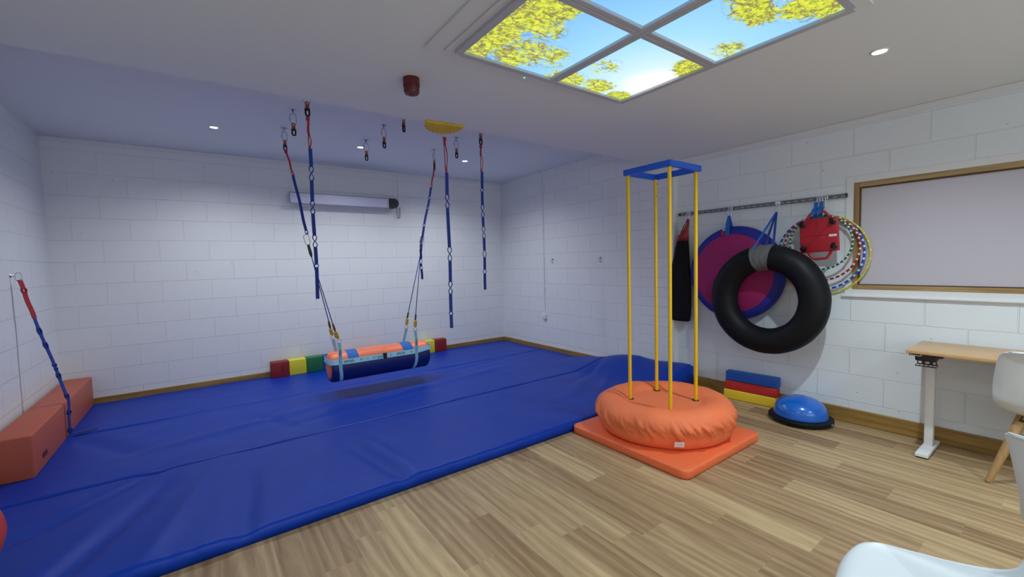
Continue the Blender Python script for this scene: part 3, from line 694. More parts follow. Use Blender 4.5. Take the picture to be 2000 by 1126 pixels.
# support bands, rings, clips, cords
TOPL, TOPR = Vector((0.952, 4.9, 1.60)), Vector((2.190, 4.9, 1.615))
O = Vector((BC.x, BC.y, BC.z-BR))
bands = [(-0.475, -0.425, (1.152, 4.76, 0.685), (1.155, 5.03, 0.690), (1.120, 4.765, 0.79), (1.132, 5.03, 0.79), (1.100, 4.785, 0.885), (1.115, 5.02, 0.885), TOPL),
         (0.39, 0.34, (2.022, 4.765, 0.712), (2.019, 5.03, 0.712), (2.032, 4.77, 0.815), (2.035, 5.03, 0.815), (2.046, 4.785, 0.90), (2.052, 5.02, 0.90), TOPR)]
for (xf, xb, rf, rb, cf, cb_, sf, sb, topp) in bands:
    rf, rb, cf, cb_, sf, sb = [Vector(v)-O for v in (rf, rb, cf, cb_, sf, sb)]; tp = Vector(topp)-O
    P = [rf+Vector((0, 0, -0.022))]
    P += [Vector((rf.x+(xf-rf.x)*0.5, -BR-0.002, 0.36)), on_roll(xf, 0.30, BR+0.005)]
    for a in range(0, 15): P.append(on_roll(xf+(xb-xf)*a/14, -0.05-(PI-0.1)*a/14, BR+0.004))
    P += [on_roll(xb, -PI-0.30, BR+0.005), rb+Vector((0, 0, -0.022))]
    bm = bmesh.new(); ribbon(bm, P, Vector((1, 0, 0)), 0.018, 0.0016)
    bo = link('support_band', bm, 'web_light', t); bo['label'] = 'printed webbing band with a ring at each end'
    up = (rf-Vector((xf, -BR-0.005, 0.25))).normalized()
    text_obj('SPIDER', 0.024, 'print', bo, basis((rf.x+(xf-rf.x)*0.45, -BR-0.0055, 0.345), (0.1, 0.05, 1), (-1, 0, 0.1)), 'band_print', 0.0003)
    for rg, cl, sl in ((rf, cf, sf), (rb, cb_, sb)):
        bm = bmesh.new(); torus(bm, tuple(rg), 0.022, 0.0035, 'y', 28, 8); link('steel_ring', bm, 'chrome', t, True)
        d = (cl-rg); bm = bmesh.new(); tube(bm, [rg+d*0.22, rg+d*0.30, rg+d*0.34, rg+d*0.92, rg+d], [0.006, 0.010, 0.020, 0.020, 0.014], 6)
        link('yellow_clip', bm, 'clip_yellow', t)
        bm = bmesh.new(); tube(bm, [cl, cl+(sl-cl)*0.3, cl+(sl-cl)*0.8, sl], [0.007, 0.012, 0.011, 0.005], 8); link('rope_sleeve', bm, 'olive', t, True)
        bm = bmesh.new(); tube(bm, [sl, sl+(tp-sl)*0.5, tp], 0.0048, 8); link('cord', bm, 'web_blue', t, True)
    side = 1 if topp is TOPR else -1
    up = Vector((-0.28*side if side < 0 else 0.1, 0, 1)).normalized() if side < 0 else Vector((0.12, 0, 1)).normalized()
    up = Vector((-0.20, 0, 1)).normalized() if side < 0 else Vector((0.15, 0, 1)).normalized()
    bm = bmesh.new(); tube(bm, [tp-up*0.01, tp+up*0.03, tp+up*0.11, tp+up*0.125], [0.009, 0.017, 0.015, 0.008], 8); link('splice_sleeve', bm, 'olive', t, True)
    bm = bmesh.new(); tube(bm, oval_pts(tp+up*0.175, 0.05, 0.11, up.cross(Vector((0, 1, 0))), up), 0.0048, 10, True); link('oval_link', bm, 'chrome', t, True)

# straps holding the roll swing
hang_strap('loop_strap', SB+'holding the left cords of the roll swing', (0.768, 4.9, 2.672), (0.822, 4.9, 2.43), (0.921, 4.9, 1.83),
           [(0.93, 0.995, 1)], [(0.85, 1.0, 1)], (1, 0, 0), 'straps holding the roll swing', seed=4)
s = hang_strap('loop_strap', SB+'holding the right cords of the roll swing, spare end dangling', (2.417, 4.9, 2.672), (2.366, 4.9, 2.43), (2.222, 4.9, 1.83),
           [(0.18, 0.26, 1), (0.4, 0.46, 1), (0.75, 0.82, 1)], [(0.85, 1.0, 1)], (1, -0.6, 0), 'straps holding the roll swing', seed=5)
bm = bmesh.new(); o_ = Vector((2.417, 4.9, 2.672))
strap_strands(bm, Vector((2.222, 4.9, 1.84))-o_, Vector((2.172, 4.86, 1.66))-o_, (1, -0.6, 0), [(0.55, 1.0, 1)])
strap_strands(bm, Vector((2.172, 4.86, 1.66))-o_, Vector((2.178, 4.86, 1.30))-o_, (1, -0.6, 0), [(0.3, 0.5, 1), (0.55, 0.68, 1)])
link('spare_webbing', bm, 'web_blue', s)

# ------------------------------------------------------------------ strap hooked to the left wall
t = thing('wall_strap', 'red and blue looped strap hooked to the left wall and trailing over the terracotta block', 'strap', (XL, 5.2, 1.477))
bm = bmesh.new(); lathe(bm, [(0.018, 0), (0.018, 0.004), (0.005, 0.006), (0.005, 0.030)], 0, 0, 20, 'x'); tube(bm, oval_pts((0.045, 0, -0.012), 0.036, 0.07, (1, 0, 0)), 0.0035, 8, True)
link('wall_eye', bm, 'chrome', t, True)
pts = [Vector((0.050, 0.0, -0.035)), Vector((0.11, 0.01, -0.36)), Vector((0.255+0.015, -0.02, -1.075)), Vector((0.262, -0.03, -1.38))]
bm = bmesh.new(); strap_strands(bm, pts[0], pts[1], (0.5, 0.8, 0), [(0.2, 0.35, 1)], 0.017); link('red_sling', bm, 'web_red', t)
bm = bmesh.new()
strap_strands(bm, pts[1], pts[2], (0.5, 0.8, 0), [(0.1, 0.2, 1), (0.28, 0.37, 1), (0.55, 0.64, 2), (0.66, 0.74, 1), (0.92, 0.99, 1)], 0.012, 0.010, seed=3)
strap_strands(bm, pts[2], pts[3], (0.3, 0.9, 0), [(0.3, 0.42, 1), (0.8, 0.95, 1)], 0.012)
strap_strands(bm, pts[3]+Vector((0.0, 0, 0.002)), Vector((0.42, 0.06, -1.389)), (0, 0.9, 0.1), [], 0.010)
link('blue_webbing', bm, 'web_blue', t)

# ------------------------------------------------------------------ yellow pole frame in the orange cushion
t = thing('base_mat', 'square orange vinyl mat on the wood floor under the round cushion', 'mat', (3.03, 2.09, 0), 0)
bm = bmesh.new(); 
def rounded_slab(bm, hx, hy, z0, z1, rc=0.06, re=0.012, n=8):
    outline = []
    for (sx, sy, a0) in ((1, 1, 0), (-1, 1, PI/2), (-1, -1, PI), (1, -1, 1.5*PI)):
        for i in range(n+1):
            a = a0+PI/2*i/n; outline.append((sx*(hx-rc), sy*(hy-rc), math.cos(a), math.sin(a)))
    rings = []
    for (ins, z) in [(re, z0), (re*0.3, z0+re*0.3), (0, z0+re), (0, z1-re), (re*0.3, z1-re*0.3), (re, z1), (re*3, z1+0.001)]:
        rings.append([bm.verts.new((cx+(rc-ins)*c if rc > ins else cx-(ins-rc)*c, cy+(rc-ins)*s if rc > ins else cy-(ins-rc)*s, z)) for cx, cy, c, s in outline])
    for a, b in zip(rings, rings[1:]):
        for i in range(len(a)): bm.faces.new((a[i], a[(i+1) % len(a)], b[(i+1) % len(a)], b[i]))
    bm.faces.new(rings[0][::-1]); bm.faces.new(rings[-1])
rounded_slab(bm, 0.522, 0.545, 0.002, 0.066)
autosmooth(link('vinyl_cover', bm, 'orange_vinyl', t), 50)
CC = (3.075, 2.110)
KR = 0.955
t = thing('ring_cushion', 'round orange fabric-covered cushion with gathered sides around the yellow poles', 'cushion', (CC[0], CC[1], 0.067))
cprof = [(0.0, 0.0), (0.46, 0.0), (0.505, 0.008), (0.530, 0.03), (0.545, 0.07), (0.548, 0.095), (0.545, 0.105), (0.556, 0.13), (0.562, 0.155), (0.560, 0.18), (0.550, 0.205), (0.532, 0.23), (0.508, 0.25), (0.478, 0.265), (0.44, 0.273), (0.40, 0.272), (0.36, 0.262),
         (0.325, 0.246), (0.30, 0.234), (0.285, 0.228), (0.27, 0.225), (0.24, 0.223), (0.12, 0.222), (0.0, 0.222)]
def cfn(r, h, a, k):
    if k < 2: return r, h
    hh = h/0.27
    g = math.exp(-((h-0.15)/0.055)**2) if r > 0.45 else 0.0
    v = noise.noise(Vector((math.cos(a+h)*13, math.sin(a+h)*13, 0.5+h*2)))*1.0+noise.noise(Vector((math.cos(a+h*1.6)*20, math.sin(a+h*1.6)*20, h*4)))*1.1
    v2 = noise.noise(Vector((math.cos(a)*3, math.sin(a)*3, h*6)))
    rr = r + g*(0.040*(abs(v)-0.25)) + (0.010*v2 if r > 0.3 else 0) + 0.012*math.cos(2*(a+0.6))*min(1, r/0.4)
    if 6 <= k <= 7: rr += 0.006
    hz = h + (0.010*v2 if 0.2 < r and h > 0.18 else 0)*min(1, (r-0.2)/0.2 if r > 0.2 else 0)
    if r < 0.45 and h > 0.15: hz += 0.004*noise.noise(Vector((r*8*math.cos(a), r*8*math.sin(a), 2)))
    return max(rr, 0)*(KR if r > 0.3 else 1), hz
def refine(p, n=3):
    out = []
    for a, b in zip(p, p[1:]):
        for i in range(n): out.append((a[0]+(b[0]-a[0])*i/n, a[1]+(b[1]-a[1])*i/n))
    return out+[p[-1]]
# lower fitted part and upper gathered cover as one skin with a tuck line
cp = cprof[:6]+refine(cprof[6:16], 2)+cprof[16:]
bm = bmesh.new(); lathe(bm, cp, 0, 0, 320, fn=lambda r, h, a, k: cfn(r, h, a, min(k, 30) if k != 7 else 7)); link('gathered_cover', bm, 'orange_cloth', t, True)
lx, ly = 2.885-CC[0], 1.88-CC[1]
ang = math.radians(-134); rl = 0.533
bm = bmesh.new()
def tangent_plate(bm, rad, zc, a, hw, hh, th, tilt=0.0):
    er = Vector((math.cos(a), math.sin(a), 0)); et = Vector((-math.sin(a), math.cos(a), 0)); up = (Vector((0, 0, 1))+er*tilt).normalized(); nn = et.cross(up)
    c = er*rad+Vector((0, 0, zc)); vs = []
    for s1, s2, s3 in ((-1,-1,0),(1,-1,0),(1,1,0),(-1,1,0),(-1,-1,1),(1,-1,1),(1,1,1),(-1,1,1)):
        vs.append(bm.verts.new(c+et*hw*s1+up*hh*s2+er*th*s3))
    for q in [(0,3,2,1),(4,5,6,7),(0,1,5,4),(1,2,6,5),(2,3,7,6),(3,0,4,7)]: bm.faces.new([vs[i] for i in q])
    return c+er*th, et, up
c_, et, up = tangent_plate(bm, 0.535, 0.072, ang, 0.034, 0.021, 0.004, 0.30); lb = link('care_label', bm, 'white_plastic', t); lb['label'] = 'white care label'
for k, (s_, z_) in enumerate((('ROMPA LTD', 0.0085), ('MADE IN UK', -0.001), ('CLEAN ONLY', -0.010))):
    text_obj('---- ------', 0.011, 'print', lb, basis(c_+up*z_+Vector((math.cos(ang), math.sin(ang), 0))*0.0006, et, up), 'label_print', 0.0002)
bm = bmesh.new()
POLES = [(2.89, 2.306), (3.262, 2.306), (2.892, 1.922), (3.267, 1.932)]
for (px, py) in POLES:
    dx, dy = px-CC[0], py-CC[1]; bm = bmesh.new()
    lathe(bm, [(0.0, 0.2275), (0.031, 0.2275), (0.031, 0.2235), (0.0, 0.2235)], dx, dy, 24)
    ho = link('pole_opening', bm, 'slot', t); ho['label'] = 'dark opening a pole passes through'
t = thing('pole_frame', 'four tall yellow poles joined by a square blue frame at the top', 'frame', (CC[0], CC[1], 0.285))
for i, (px, py) in enumerate(POLES):
    bm = bmesh.new(); lathe(bm, [(0.0145, -0.02+0.0), (0.0145, 1.88)], px-CC[0], py-CC[1], 20); p = autosmooth(link('pole', bm, 'yellow', t))
    if i == 1:
        for z in (1.84, 1.73):
            bm = bmesh.new(); lathe(bm, [(0.004, py-CC[1]-0.0158), (0.004, py-CC[1]-0.013)], px-CC[0]-0.004, z, 12, 'y'); link('screw', bm, 'slot', p)
x0_, x1_, y0_, y1_ = 2.862-CC[0], 3.290-CC[0], 1.895-CC[1], 2.333-CC[1]
bm = bmesh.new()
for b in ((x0_, x1_, y0_, y0_+0.028), (x0_, x1_, y1_-0.028, y1_), (x0_, x0_+0.028, y0_+0.028, y1_-0.028), (x1_-0.028, x1_, y0_+0.028, y1_-0.028)):
    box(bm, b[0], b[1], b[2], b[3], 1.878, 1.925, 0.002, 1)
link('top_frame', bm, 'blue_paint', t)

# ------------------------------------------------------------------ foam bricks and dome trainer by the right wall
for i, (c, lab, dx, rz) in enumerate((('yellow_foam', 'yellow foam brick on the wood floor, bottom of the stack by the right wall', 0.0, 0.10), ('red_foam', 'red foam brick in the middle of the stack by the right wall', 0.004, 0.09), ('blue_foam', 'blue foam brick on top of the stack by the right wall', 0.0, 0.085))):
    bm = bmesh.new(); box(bm, -0.045, 0.045, -0.245, 0.24, 0.0, 0.096, 0.010, 3)
    if c == 'yellow_foam':
        for v in bm.verts:
            if v.co.z > 0.05: v.co.z += -0.006*math.cos(v.co.y*9)
    tag(autosmooth(link('foam_brick', bm, c, None, False, (4.428+dx, 2.035-0.01*i, 0.001+i*0.098), (0, 0, rz))), lab, 'foam brick', 'foam bricks by the right wall')
t = thing('dome_trainer', 'glossy blue balance dome on a black round base beside the foam bricks', 'balance dome', (4.248, 1.518, 0.0))
bm = bmesh.new(); lathe(bm, [(0.0, 0.004), (0.20, 0.004), (0.232, 0.012), (0.245, 0.028), (0.245, 0.044), (0.236, 0.052), (0.215, 0.054), (0.0, 0.054)], 0, 0, 72)
autosmooth(link('base', bm, 'rubber', t), 40)
bm = bmesh.new(); lathe(bm, [(0.206, 0.053), (0.209, 0.062), (0.203, 0.088)]+[(0.203*math.cos(a), 0.088+0.138*math.sin(a)) for a in [PI/2*i/16 for i in range(1, 16)]]+[(0.0, 0.226)], 0, 0, 72)
link('dome', bm, 'bosu', t, True)
bm = bmesh.new(); lathe(bm, [(0.006, -0.2465), (0.006, -0.241)], -0.02, 0.036, 12, 'y'); link('valve_plug', bm, 'silver', t)

# ------------------------------------------------------------------ storage rail on the right wall
t = thing('storage_rail', 'slotted grey steel rail fixed high on the right wall', 'rail', (XR, 2.07, 1.972))
bm = bmesh.new(); D0, D1 = -0.79, 0.79
box(bm, -0.032, -0.002, D0, D1, 0.0135, 0.0165); box(bm, -0.032, -0.002, D0, D1, -0.0165, -0.0135); box(bm, -0.004, -0.0005, D0, D1, -0.0165, 0.0165)
box(bm, -0.032, -0.029, D0, D1, 0.008, 0.0165); box(bm, -0.032, -0.029, D0, D1, -0.0165, -0.008)
link('channel', bm, 'rail', t)
n_ = 26
for i in range(n_):
    y = D0+0.03+i*(D1-D0-0.06)/(n_-1); bm = bmesh.new(); box(bm, -0.0065, -0.0038, y-0.016, y+0.016, -0.0055, 0.0055)
    link('rail_slot', bm, 'white_trim', t)
for y in (D0-0.002, D1-0.006):
    bm = bmesh.new(); box(bm, -0.034, 0, y, y+0.008, -0.018, 0.018, 0.002, 1); link('end_cap', bm, 'black', t)
def rail_hook(y, label, w=0.034, h=0.085, turn=0.0):
    t = thing('rail_hook', label, 'hook', (XR-0.035, y, 1.972), turn, 'steel hooks on the storage rail')
    bm = bmesh.new(); box(bm, -0.006, 0.006, -0.022, 0.022, -0.016, 0.016, 0.002, 1); link('clamp_plate', bm, 'chrome', t)
    bm = bmesh.new(); torus(bm, (-0.012, 0, -0.008), 0.010, 0.003, 'z', 20, 8); link('eye', bm, 'chrome', t, True)
    bm = bmesh.new(); tube(bm, oval_pts((-0.022, 0, -0.045), w, h, (0, 1, 0)), 0.0042, 10, True); link('oval_link', bm, 'chrome', t, True)
    return t
rail_hook(2.735, 'steel hook on the rail holding the black bag, the leftmost one')
rail_hook(2.265, 'steel hook on the rail holding the magenta and blue disc')
rail_hook(1.815, 'steel hook on the rail holding the black tyre tube', 0.020, 0.085, 0.4)
rail_hook(1.478, 'steel hook on the rail holding the scooter board, left one of the close pair', 0.022)
rail_hook(1.435, 'steel hook on the rail holding the scooter board, right one of the close pair', 0.022)

# black bag
t = thing('hanging_bag', 'long black fabric bag with dark red top hanging at the left end of the rail', 'bag', (4.425, 2.72, 1.93))
def loft_bag(bm, secs, n=28):
    rings = []
    for (z, yc, hy, xc, hx) in secs:
        ring = []
        for i in range(n):
            a = 2*PI*i/n; w_ = 1+0.10*noise.noise(Vector((math.cos(a)*2.2, math.sin(a)*2.2, z*1.2)))
            ring.append(bm.verts.new((xc+hx*math.cos(a)*w_, yc+hy*math.sin(a)*w_, z)))
        rings.append(ring)
    for a, b in zip(rings, rings[1:]):
        for i in range(n): bm.faces.new((a[i], a[(i+1) % n], b[(i+1) % n], b[i]))
    bm.faces.new(rings[0][::-1]); bm.faces.new(rings[-1])
bm = bmesh.new(); loft_bag(bm, [(-1.175, 0.08, 0.09, 0, 0.03), (-1.165, 0.085, 0.118, 0, 0.045), (-1.10, 0.085, 0.13, 0, 0.055), (-0.95, 0.085, 0.132, 0, 0.06), (-0.75, 0.085, 0.125, 0, 0.06), (-0.55, 0.08, 0.105, 0, 0.055), (-0.40, 0.065, 0.085, 0, 0.05), (-0.28, 0.055, 0.068, 0, 0.045), (-0.235, 0.05, 0.062, 0, 0.04)])
link('bag_body', bm, 'black_fabric', t, True)
bm = bmesh.new(); loft_bag(bm, [(-0.262, 0.052, 0.068, 0, 0.046), (-0.20, 0.048, 0.060, 0, 0.040), (-0.19, 0.035, 0.048, 0, 0.034), (-0.12, 0.02, 0.036, 0, 0.026), (-0.05, 0.0, 0.020, 0.01, 0.016), (-0.02, -0.002, 0.010, 0.015, 0.01)])
link('bag_top', bm, 'red_vinyl', t, True)['label'] = 'dark red gathered top'
for dy in (0.05, 0.025):
    bm = bmesh.new(); u0 = Vector((0, 0.42, -1)).normalized(); tube(bm, oval_pts((-0.02-0.02*dy*10, dy, -0.10), 0.024, 0.09, Vector((0, 1, 0.42)).normalized(), -u0), 0.0035, 8, True); link('snap_hook', bm, 'chrome', t, True)
# disc swing
DC = (4.446, 2.200, 1.305)
t = thing('disc_swing', 'large round swing disc with magenta centre and blue rim hanging on the right wall', 'swing', (DC[0], DC[1], DC[2]))
bm = bmesh.new(); lathe(bm, [(0.0, 0.028), (0.44, 0.028), (0.470, 0.024), (0.480, 0.010), (0.480, 0.0), (0.474, -0.022), (0.450, -0.052), (0.43, -0.060), (0.385, -0.064), (0.0, -0.064)], 0, 0, 96, 'x')
autosmooth(link('blue_rim', bm, 'disc_blue', t), 40)
bm = bmesh.new(); lathe(bm, [(0.0, -0.068), (0.392, -0.068), (0.398, -0.064), (0.392, -0.060)], 0, 0, 96, 'x'); autosmooth(link('magenta_panel', bm, 'magenta', t), 40)
bm = bmesh.new(); P = [Vector((-0.035, 0.045, 0.590)), Vector((-0.066, 0.045, 0.50)), Vector((-0.071, 0.045, 0.39))]
ribbon(bm, P, Vector((0, 1, 0)), [0.012, 0.018, 0.022], 0.002); P = [Vector((-0.035, 0.045, 0.590)), Vector((0.0, 0.045, 0.5)), Vector((0.056, 0.045, 0.40))]
ribbon(bm, P, Vector((0, 1, 0)), [0.012, 0.018, 0.022], 0.002); link('hanging_loop', bm, 'web_bright', t)
bm = bmesh.new(); box(bm, -0.069, -0.062, 0.072, 0.112, 0.395, 0.435); lk = link('red_tag', bm, 'scooter', t)
bm = bmesh.new(); box(bm, -0.066, -0.050, 0.066, 0.096, 0.437, 0.458); link('printed_tag', bm, 'web_light', t)
# tyre tube
TC = (4.255, 1.815, 1.068)
t = thing('tyre_tube', 'large black rubber tyre tube hanging in front of the magenta disc', 'tube', TC)
bm = bmesh.new(); torus(bm, (0, 0, 0), 0.390, 0.119, 'x', 128, 36, fn=lambda a, b, r: r+0.002*noise.noise(Vector((math.cos(a)*6, math.sin(a)*6, b))))
link('rubber_ring', bm, 'rubber', t, True)
bm = bmesh.new(); g = []
a0 = math.radians(87); wv_ = math.radians(11.5)   # angle measured in the y-z plane
for i in range(13):
    a = a0-wv_+2*wv_*i/12; row = []
    for j in range(41):
        b = -PI+2*PI*j/40; rr = 0.1215+0.0022*math.sin(i*1.7+math.sin(b*3)*1.5); q = 0.390+rr*math.cos(b)
        row.append(bm.verts.new((rr*math.sin(b), q*math.cos(a), q*math.sin(a))))
    g.append(row)
for i in range(12):
    for j in range(40): bm.faces.new((g[i][j], g[i+1][j], g[i+1][j+1], g[i][j+1]))
bmesh.ops.remove_doubles(bm, verts=bm.verts[:], dist=1e-5)
link('duct_tape', bm, 'tape', t, True)['label'] = 'grey duct tape wrap'
hk = Vector((4.452, 1.815, 1.885))-Vector(TC)
for k, (yy, xx, ww, fr) in enumerate(((0.095, -0.10, 0.010, 1), (-0.065, -0.02, 0.010, 1), (0.03, 0.02, 0.007, 0), (-0.02, -0.06, 0.003, 1))):
    end = Vector((xx, yy, 0.390+math.sqrt(max(0.1215**2-xx*xx, 0))-0.012 if k else 0.445))
    bm = bmesh.new(); ribbon(bm, [hk, hk+(end-hk)*0.5, end], Vector((0, 1, 0.15)), ww, 0.0015); link('hanging_strap', bm, 'web_blue' if k else 'web_bright', t)
# hoops
HXB = XR-0.020
def hoop(R, cy, cz, x, col, label, tilt):
    n = 240; bm = bmesh.new()
    torus(bm, (0, 0, 0), R, 0.0085, 'x', n, 10, mi=lambda i: (1 if (i % 8 < 1 if col == 'hoop_yellow' else i % 6 < 2) else 0))
    o = link('hula_hoop', bm, [col, 'hoop_white' if col != 'hoop_yellow' else 'silver'], None, True, (x, cy, cz), (tilt, 0, 0))
    return tag(o, label, 'hoop', 'hoops hanging behind the scooter board')
hoop(0.352, 1.468, 1.468, 4.5065, 'hoop_yellow', 'yellow hoop, the largest of the hoops behind the scooter board', 0.1)
hoop(0.328, 1.478, 1.486, 4.4888, 'hoop_blue', 'blue and white striped hoop, second largest behind the scooter board', 0.3)
hoop(0.286, 1.458, 1.530, 4.455, 'hoop_red', 'red and white striped hoop, third largest behind the scooter board', 0.5)
hoop(0.236, 1.450, 1.578, 4.425, 'hoop_green', 'green and white striped hoop, the smallest behind the scooter board', 0.7)
# scooter board
t = thing('scooter_board', 'square red scooter board with four black castors hanging upside out on the rail', 'scooter board', (4.372, 1.440, 1.640)); t.rotation_euler = (math.radians(-3.5), 0, 0)
bm = bmesh.new(); box(bm, -0.012, 0.014, -0.145, 0.145, -0.145, 0.145, 0.010, 3)
autosmooth(link('board', bm, 'scooter', t))
bm = bmesh.new()
for k in range(8):
    a = k*PI/4; c, s = math.cos(a), math.sin(a); Lr = 0.14 if k % 2 == 0 else 0.165
    tube(bm, [(-0.013, 0.012*c, 0.012*s), (-0.013, Lr*c, Lr*s)], 0.0022, 6)
lathe(bm, [(0.0, -0.016), (0.011, -0.016), (0.012, -0.012), (0.0, -0.011)], 0, 0, 20, 'x'); link('rib_pattern', bm, 'scooter_dark', t)
for sz in (1, -1):
    bm = bmesh.new(); tube(bm, [(0, -0.085, sz*0.14), (0, -0.075, sz*0.165), (0, -0.055, sz*0.195), (0, -0.04, sz*0.203), (0, 0.04, sz*0.203), (0, 0.055, sz*0.195), (0, 0.075, sz*0.165), (0, 0.085, sz*0.14)], 0.011, 10); link('handle', bm, 'scooter', t, True)
cz0 = None
for (y, z, rt) in ((0.112, 0.105, 0.3), (-0.112, 0.105, -0.2), (0.112, -0.105, 1.3), (-0.112, -0.105, 0.2)):
    bm = bmesh.new(); lathe(bm, [(0.024, -0.013), (0.024, -0.020), (0.012, -0.026)], 0, 0, 20, 'x')
    box(bm, -0.060, -0.022, -0.014, -0.010, -0.018, 0.018, 0.002, 1); box(bm, -0.060, -0.022, 0.010, 0.014, -0.018, 0.018, 0.002, 1)
    ca = link('castor', bm, 'black', t); ca.location = (0, y, z); ca.rotation_euler = (rt, 0, 0)
    bm = bmesh.new(); lathe(bm, [(0.0, -0.009), (0.022, -0.009), (0.025, -0.005), (0.025, 0.005), (0.022, 0.009), (0.0, 0.009)], -0.052, 0.006, 24, 'y'); autosmooth(link('wheel', bm, 'rubber', ca))
bm = bmesh.new(); box(bm, -0.0138, -0.0122, -0.132, -0.078, -0.020, 0.0, 0.0); lb = link('paper_label', bm, 'white_plastic', t); lb['label'] = 'small white printed label'
text_obj('||| ||', 0.012, 'print', lb, basis((-0.0142, -0.105, -0.010), (0, -1, 0), (0, 0, 1)), 'label_print', 0.0002)
for y0 in (0.035, -0.006):
    bm = bmesh.new(); ribbon(bm, [Vector((0.085, y0, 0.247)), Vector((0.055, y0, 0.245)), Vector((0.0, y0-0.004, 0.222)), Vector((-0.014, y0-0.006, 0.205)), Vector((-0.012, y0-0.008, 0.185))], Vector((0, 1, 0)), 0.016, 0.0016)
    ribbon(bm, [Vector((0.082, y0, 0.30)), Vector((0.070, y0, 0.23)), Vector((0.03, y0, 0.16))], Vector((0, 1, 0)), 0.015, 0.0016)
    link('hanging_strap', bm, 'web_bright', t)

# ------------------------------------------------------------------ desk
t = thing('standing_desk', 'narrow standing desk with beech top and white steel leg against the right wall', 'desk', (4.245, 0.16, 0))
bm = bmesh.new(); box(bm, -0.245, 0.245, -0.62, 0.62, 0.762, 0.787, 0.006, 2); autosmooth(link('desktop', bm, 'desk_wood', t))
for y in (0.535, -0.535):
    bm = bmesh.new(); box(bm, 0.035, 0.085, y-0.025, y+0.025, 0.03, 0.762, 0.006, 2); autosmooth(link('leg_column', bm, 'white_metal', t))
    bm = bmesh.new(); box(bm, -0.165, 0.225, y-0.035, y+0.035, 0.010, 0.034, 0.003, 2); fo_ = link('foot', bm, 'white_metal', t)
    
    for xq in (-0.16, 0.18): bm = bmesh.new(); box(bm, xq, xq+0.04, y-0.03, y+0.03, 0.0, 0.011); link('foot_pad', bm, 'black', fo_)
bm = bmesh.new(); box(bm, 0.03, 0.09, -0.535, 0.535, 0.70, 0.758, 0.003, 1); link('crossbar', bm, 'white_metal', t)
bm = bmesh.new()
box(bm, -0.205, -0.08, 0.470, 0.580, 0.708, 0.760, 0.012, 2); box(bm, -0.21, -0.15, 0.435, 0.61, 0.742, 0.760, 0.006, 2); box(bm, -0.19, -0.165, 0.49, 0.505, 0.690, 0.73, 0.003, 1); box(bm, -0.19, -0.165, 0.53, 0.545, 0.690, 0.73, 0.003, 1)
hm = link('headset_hanger', bm, 'black', t); hm['label'] = 'black plastic hanger under the desktop'
bm = bmesh.new()
ring = [(-0.20, 0.468, 0.675), (-0.20, 0.575, 0.675), (-0.15, 0.575, 0.682), (-0.15, 0.468, 0.682)]; tube(bm, ring, 0.004, 8, True)
for y in (0.49, 0.512, 0.534, 0.556): tube(bm, [(-0.20, y, 0.675), (-0.15, y, 0.682)], 0.0025, 6)
tube(bm, [(-0.16, 0.475, 0.68), (-0.16, 0.475, 0.73)], 0.003, 6); tube(bm, [(-0.16, 0.57, 0.68), (-0.16, 0.57, 0.73)], 0.003, 6)
link('wire_basket', bm, 'black', hm)
bm = bmesh.new(); tube(bm, [(-0.21, 0.60, 0.760), (-0.21, 0.60, 0.748), (-0.21, 0.55, 0.745), (-0.21, 0.54, 0.757)], 0.003, 6); link('cable_hook', bm, 'white_metal', t)

# ------------------------------------------------------------------ shell chairs
SC = 1.04
PROF = [(0.258, 0.405, 0.150, -0.055, 0.004), (0.250, 0.430, 0.172, -0.045, 0.006), (0.215, 0.442, 0.206, -0.025, 0.010), (0.10, 0.432, 0.228, 0.0, 0.022), (0.0, 0.425, 0.2345, 0.003, 0.036), (-0.09, 0.424, 0.2364, 0.012, 0.053),
        (-0.155, 0.440, 0.2345, 0.028, 0.064), (-0.20, 0.485, 0.236, 0.058, 0.07), (-0.222, 0.55, 0.236, 0.085, 0.06), (-0.236, 0.62, 0.232, 0.08, 0.03), (-0.252, 0.70, 0.224, 0.062, 0.012), (-0.268, 0.765, 0.214, 0.045, 0.004), (-0.278, 0.80, 0.204, 0.030, 0.0), (-0.288, 0.824, 0.186, 0.015, -0.004), (-0.296, 0.832, 0.160, 0.004, -0.006)]
def cr(p0, p1, p2, p3, t):
    return tuple(0.5*((2*b)+(-a+c)*t+(2*a-5*b+4*c-d)*t*t+(-a+3*b-3*c+d)*t**3) for a, b, c, d in zip(p0, p1, p2, p3))
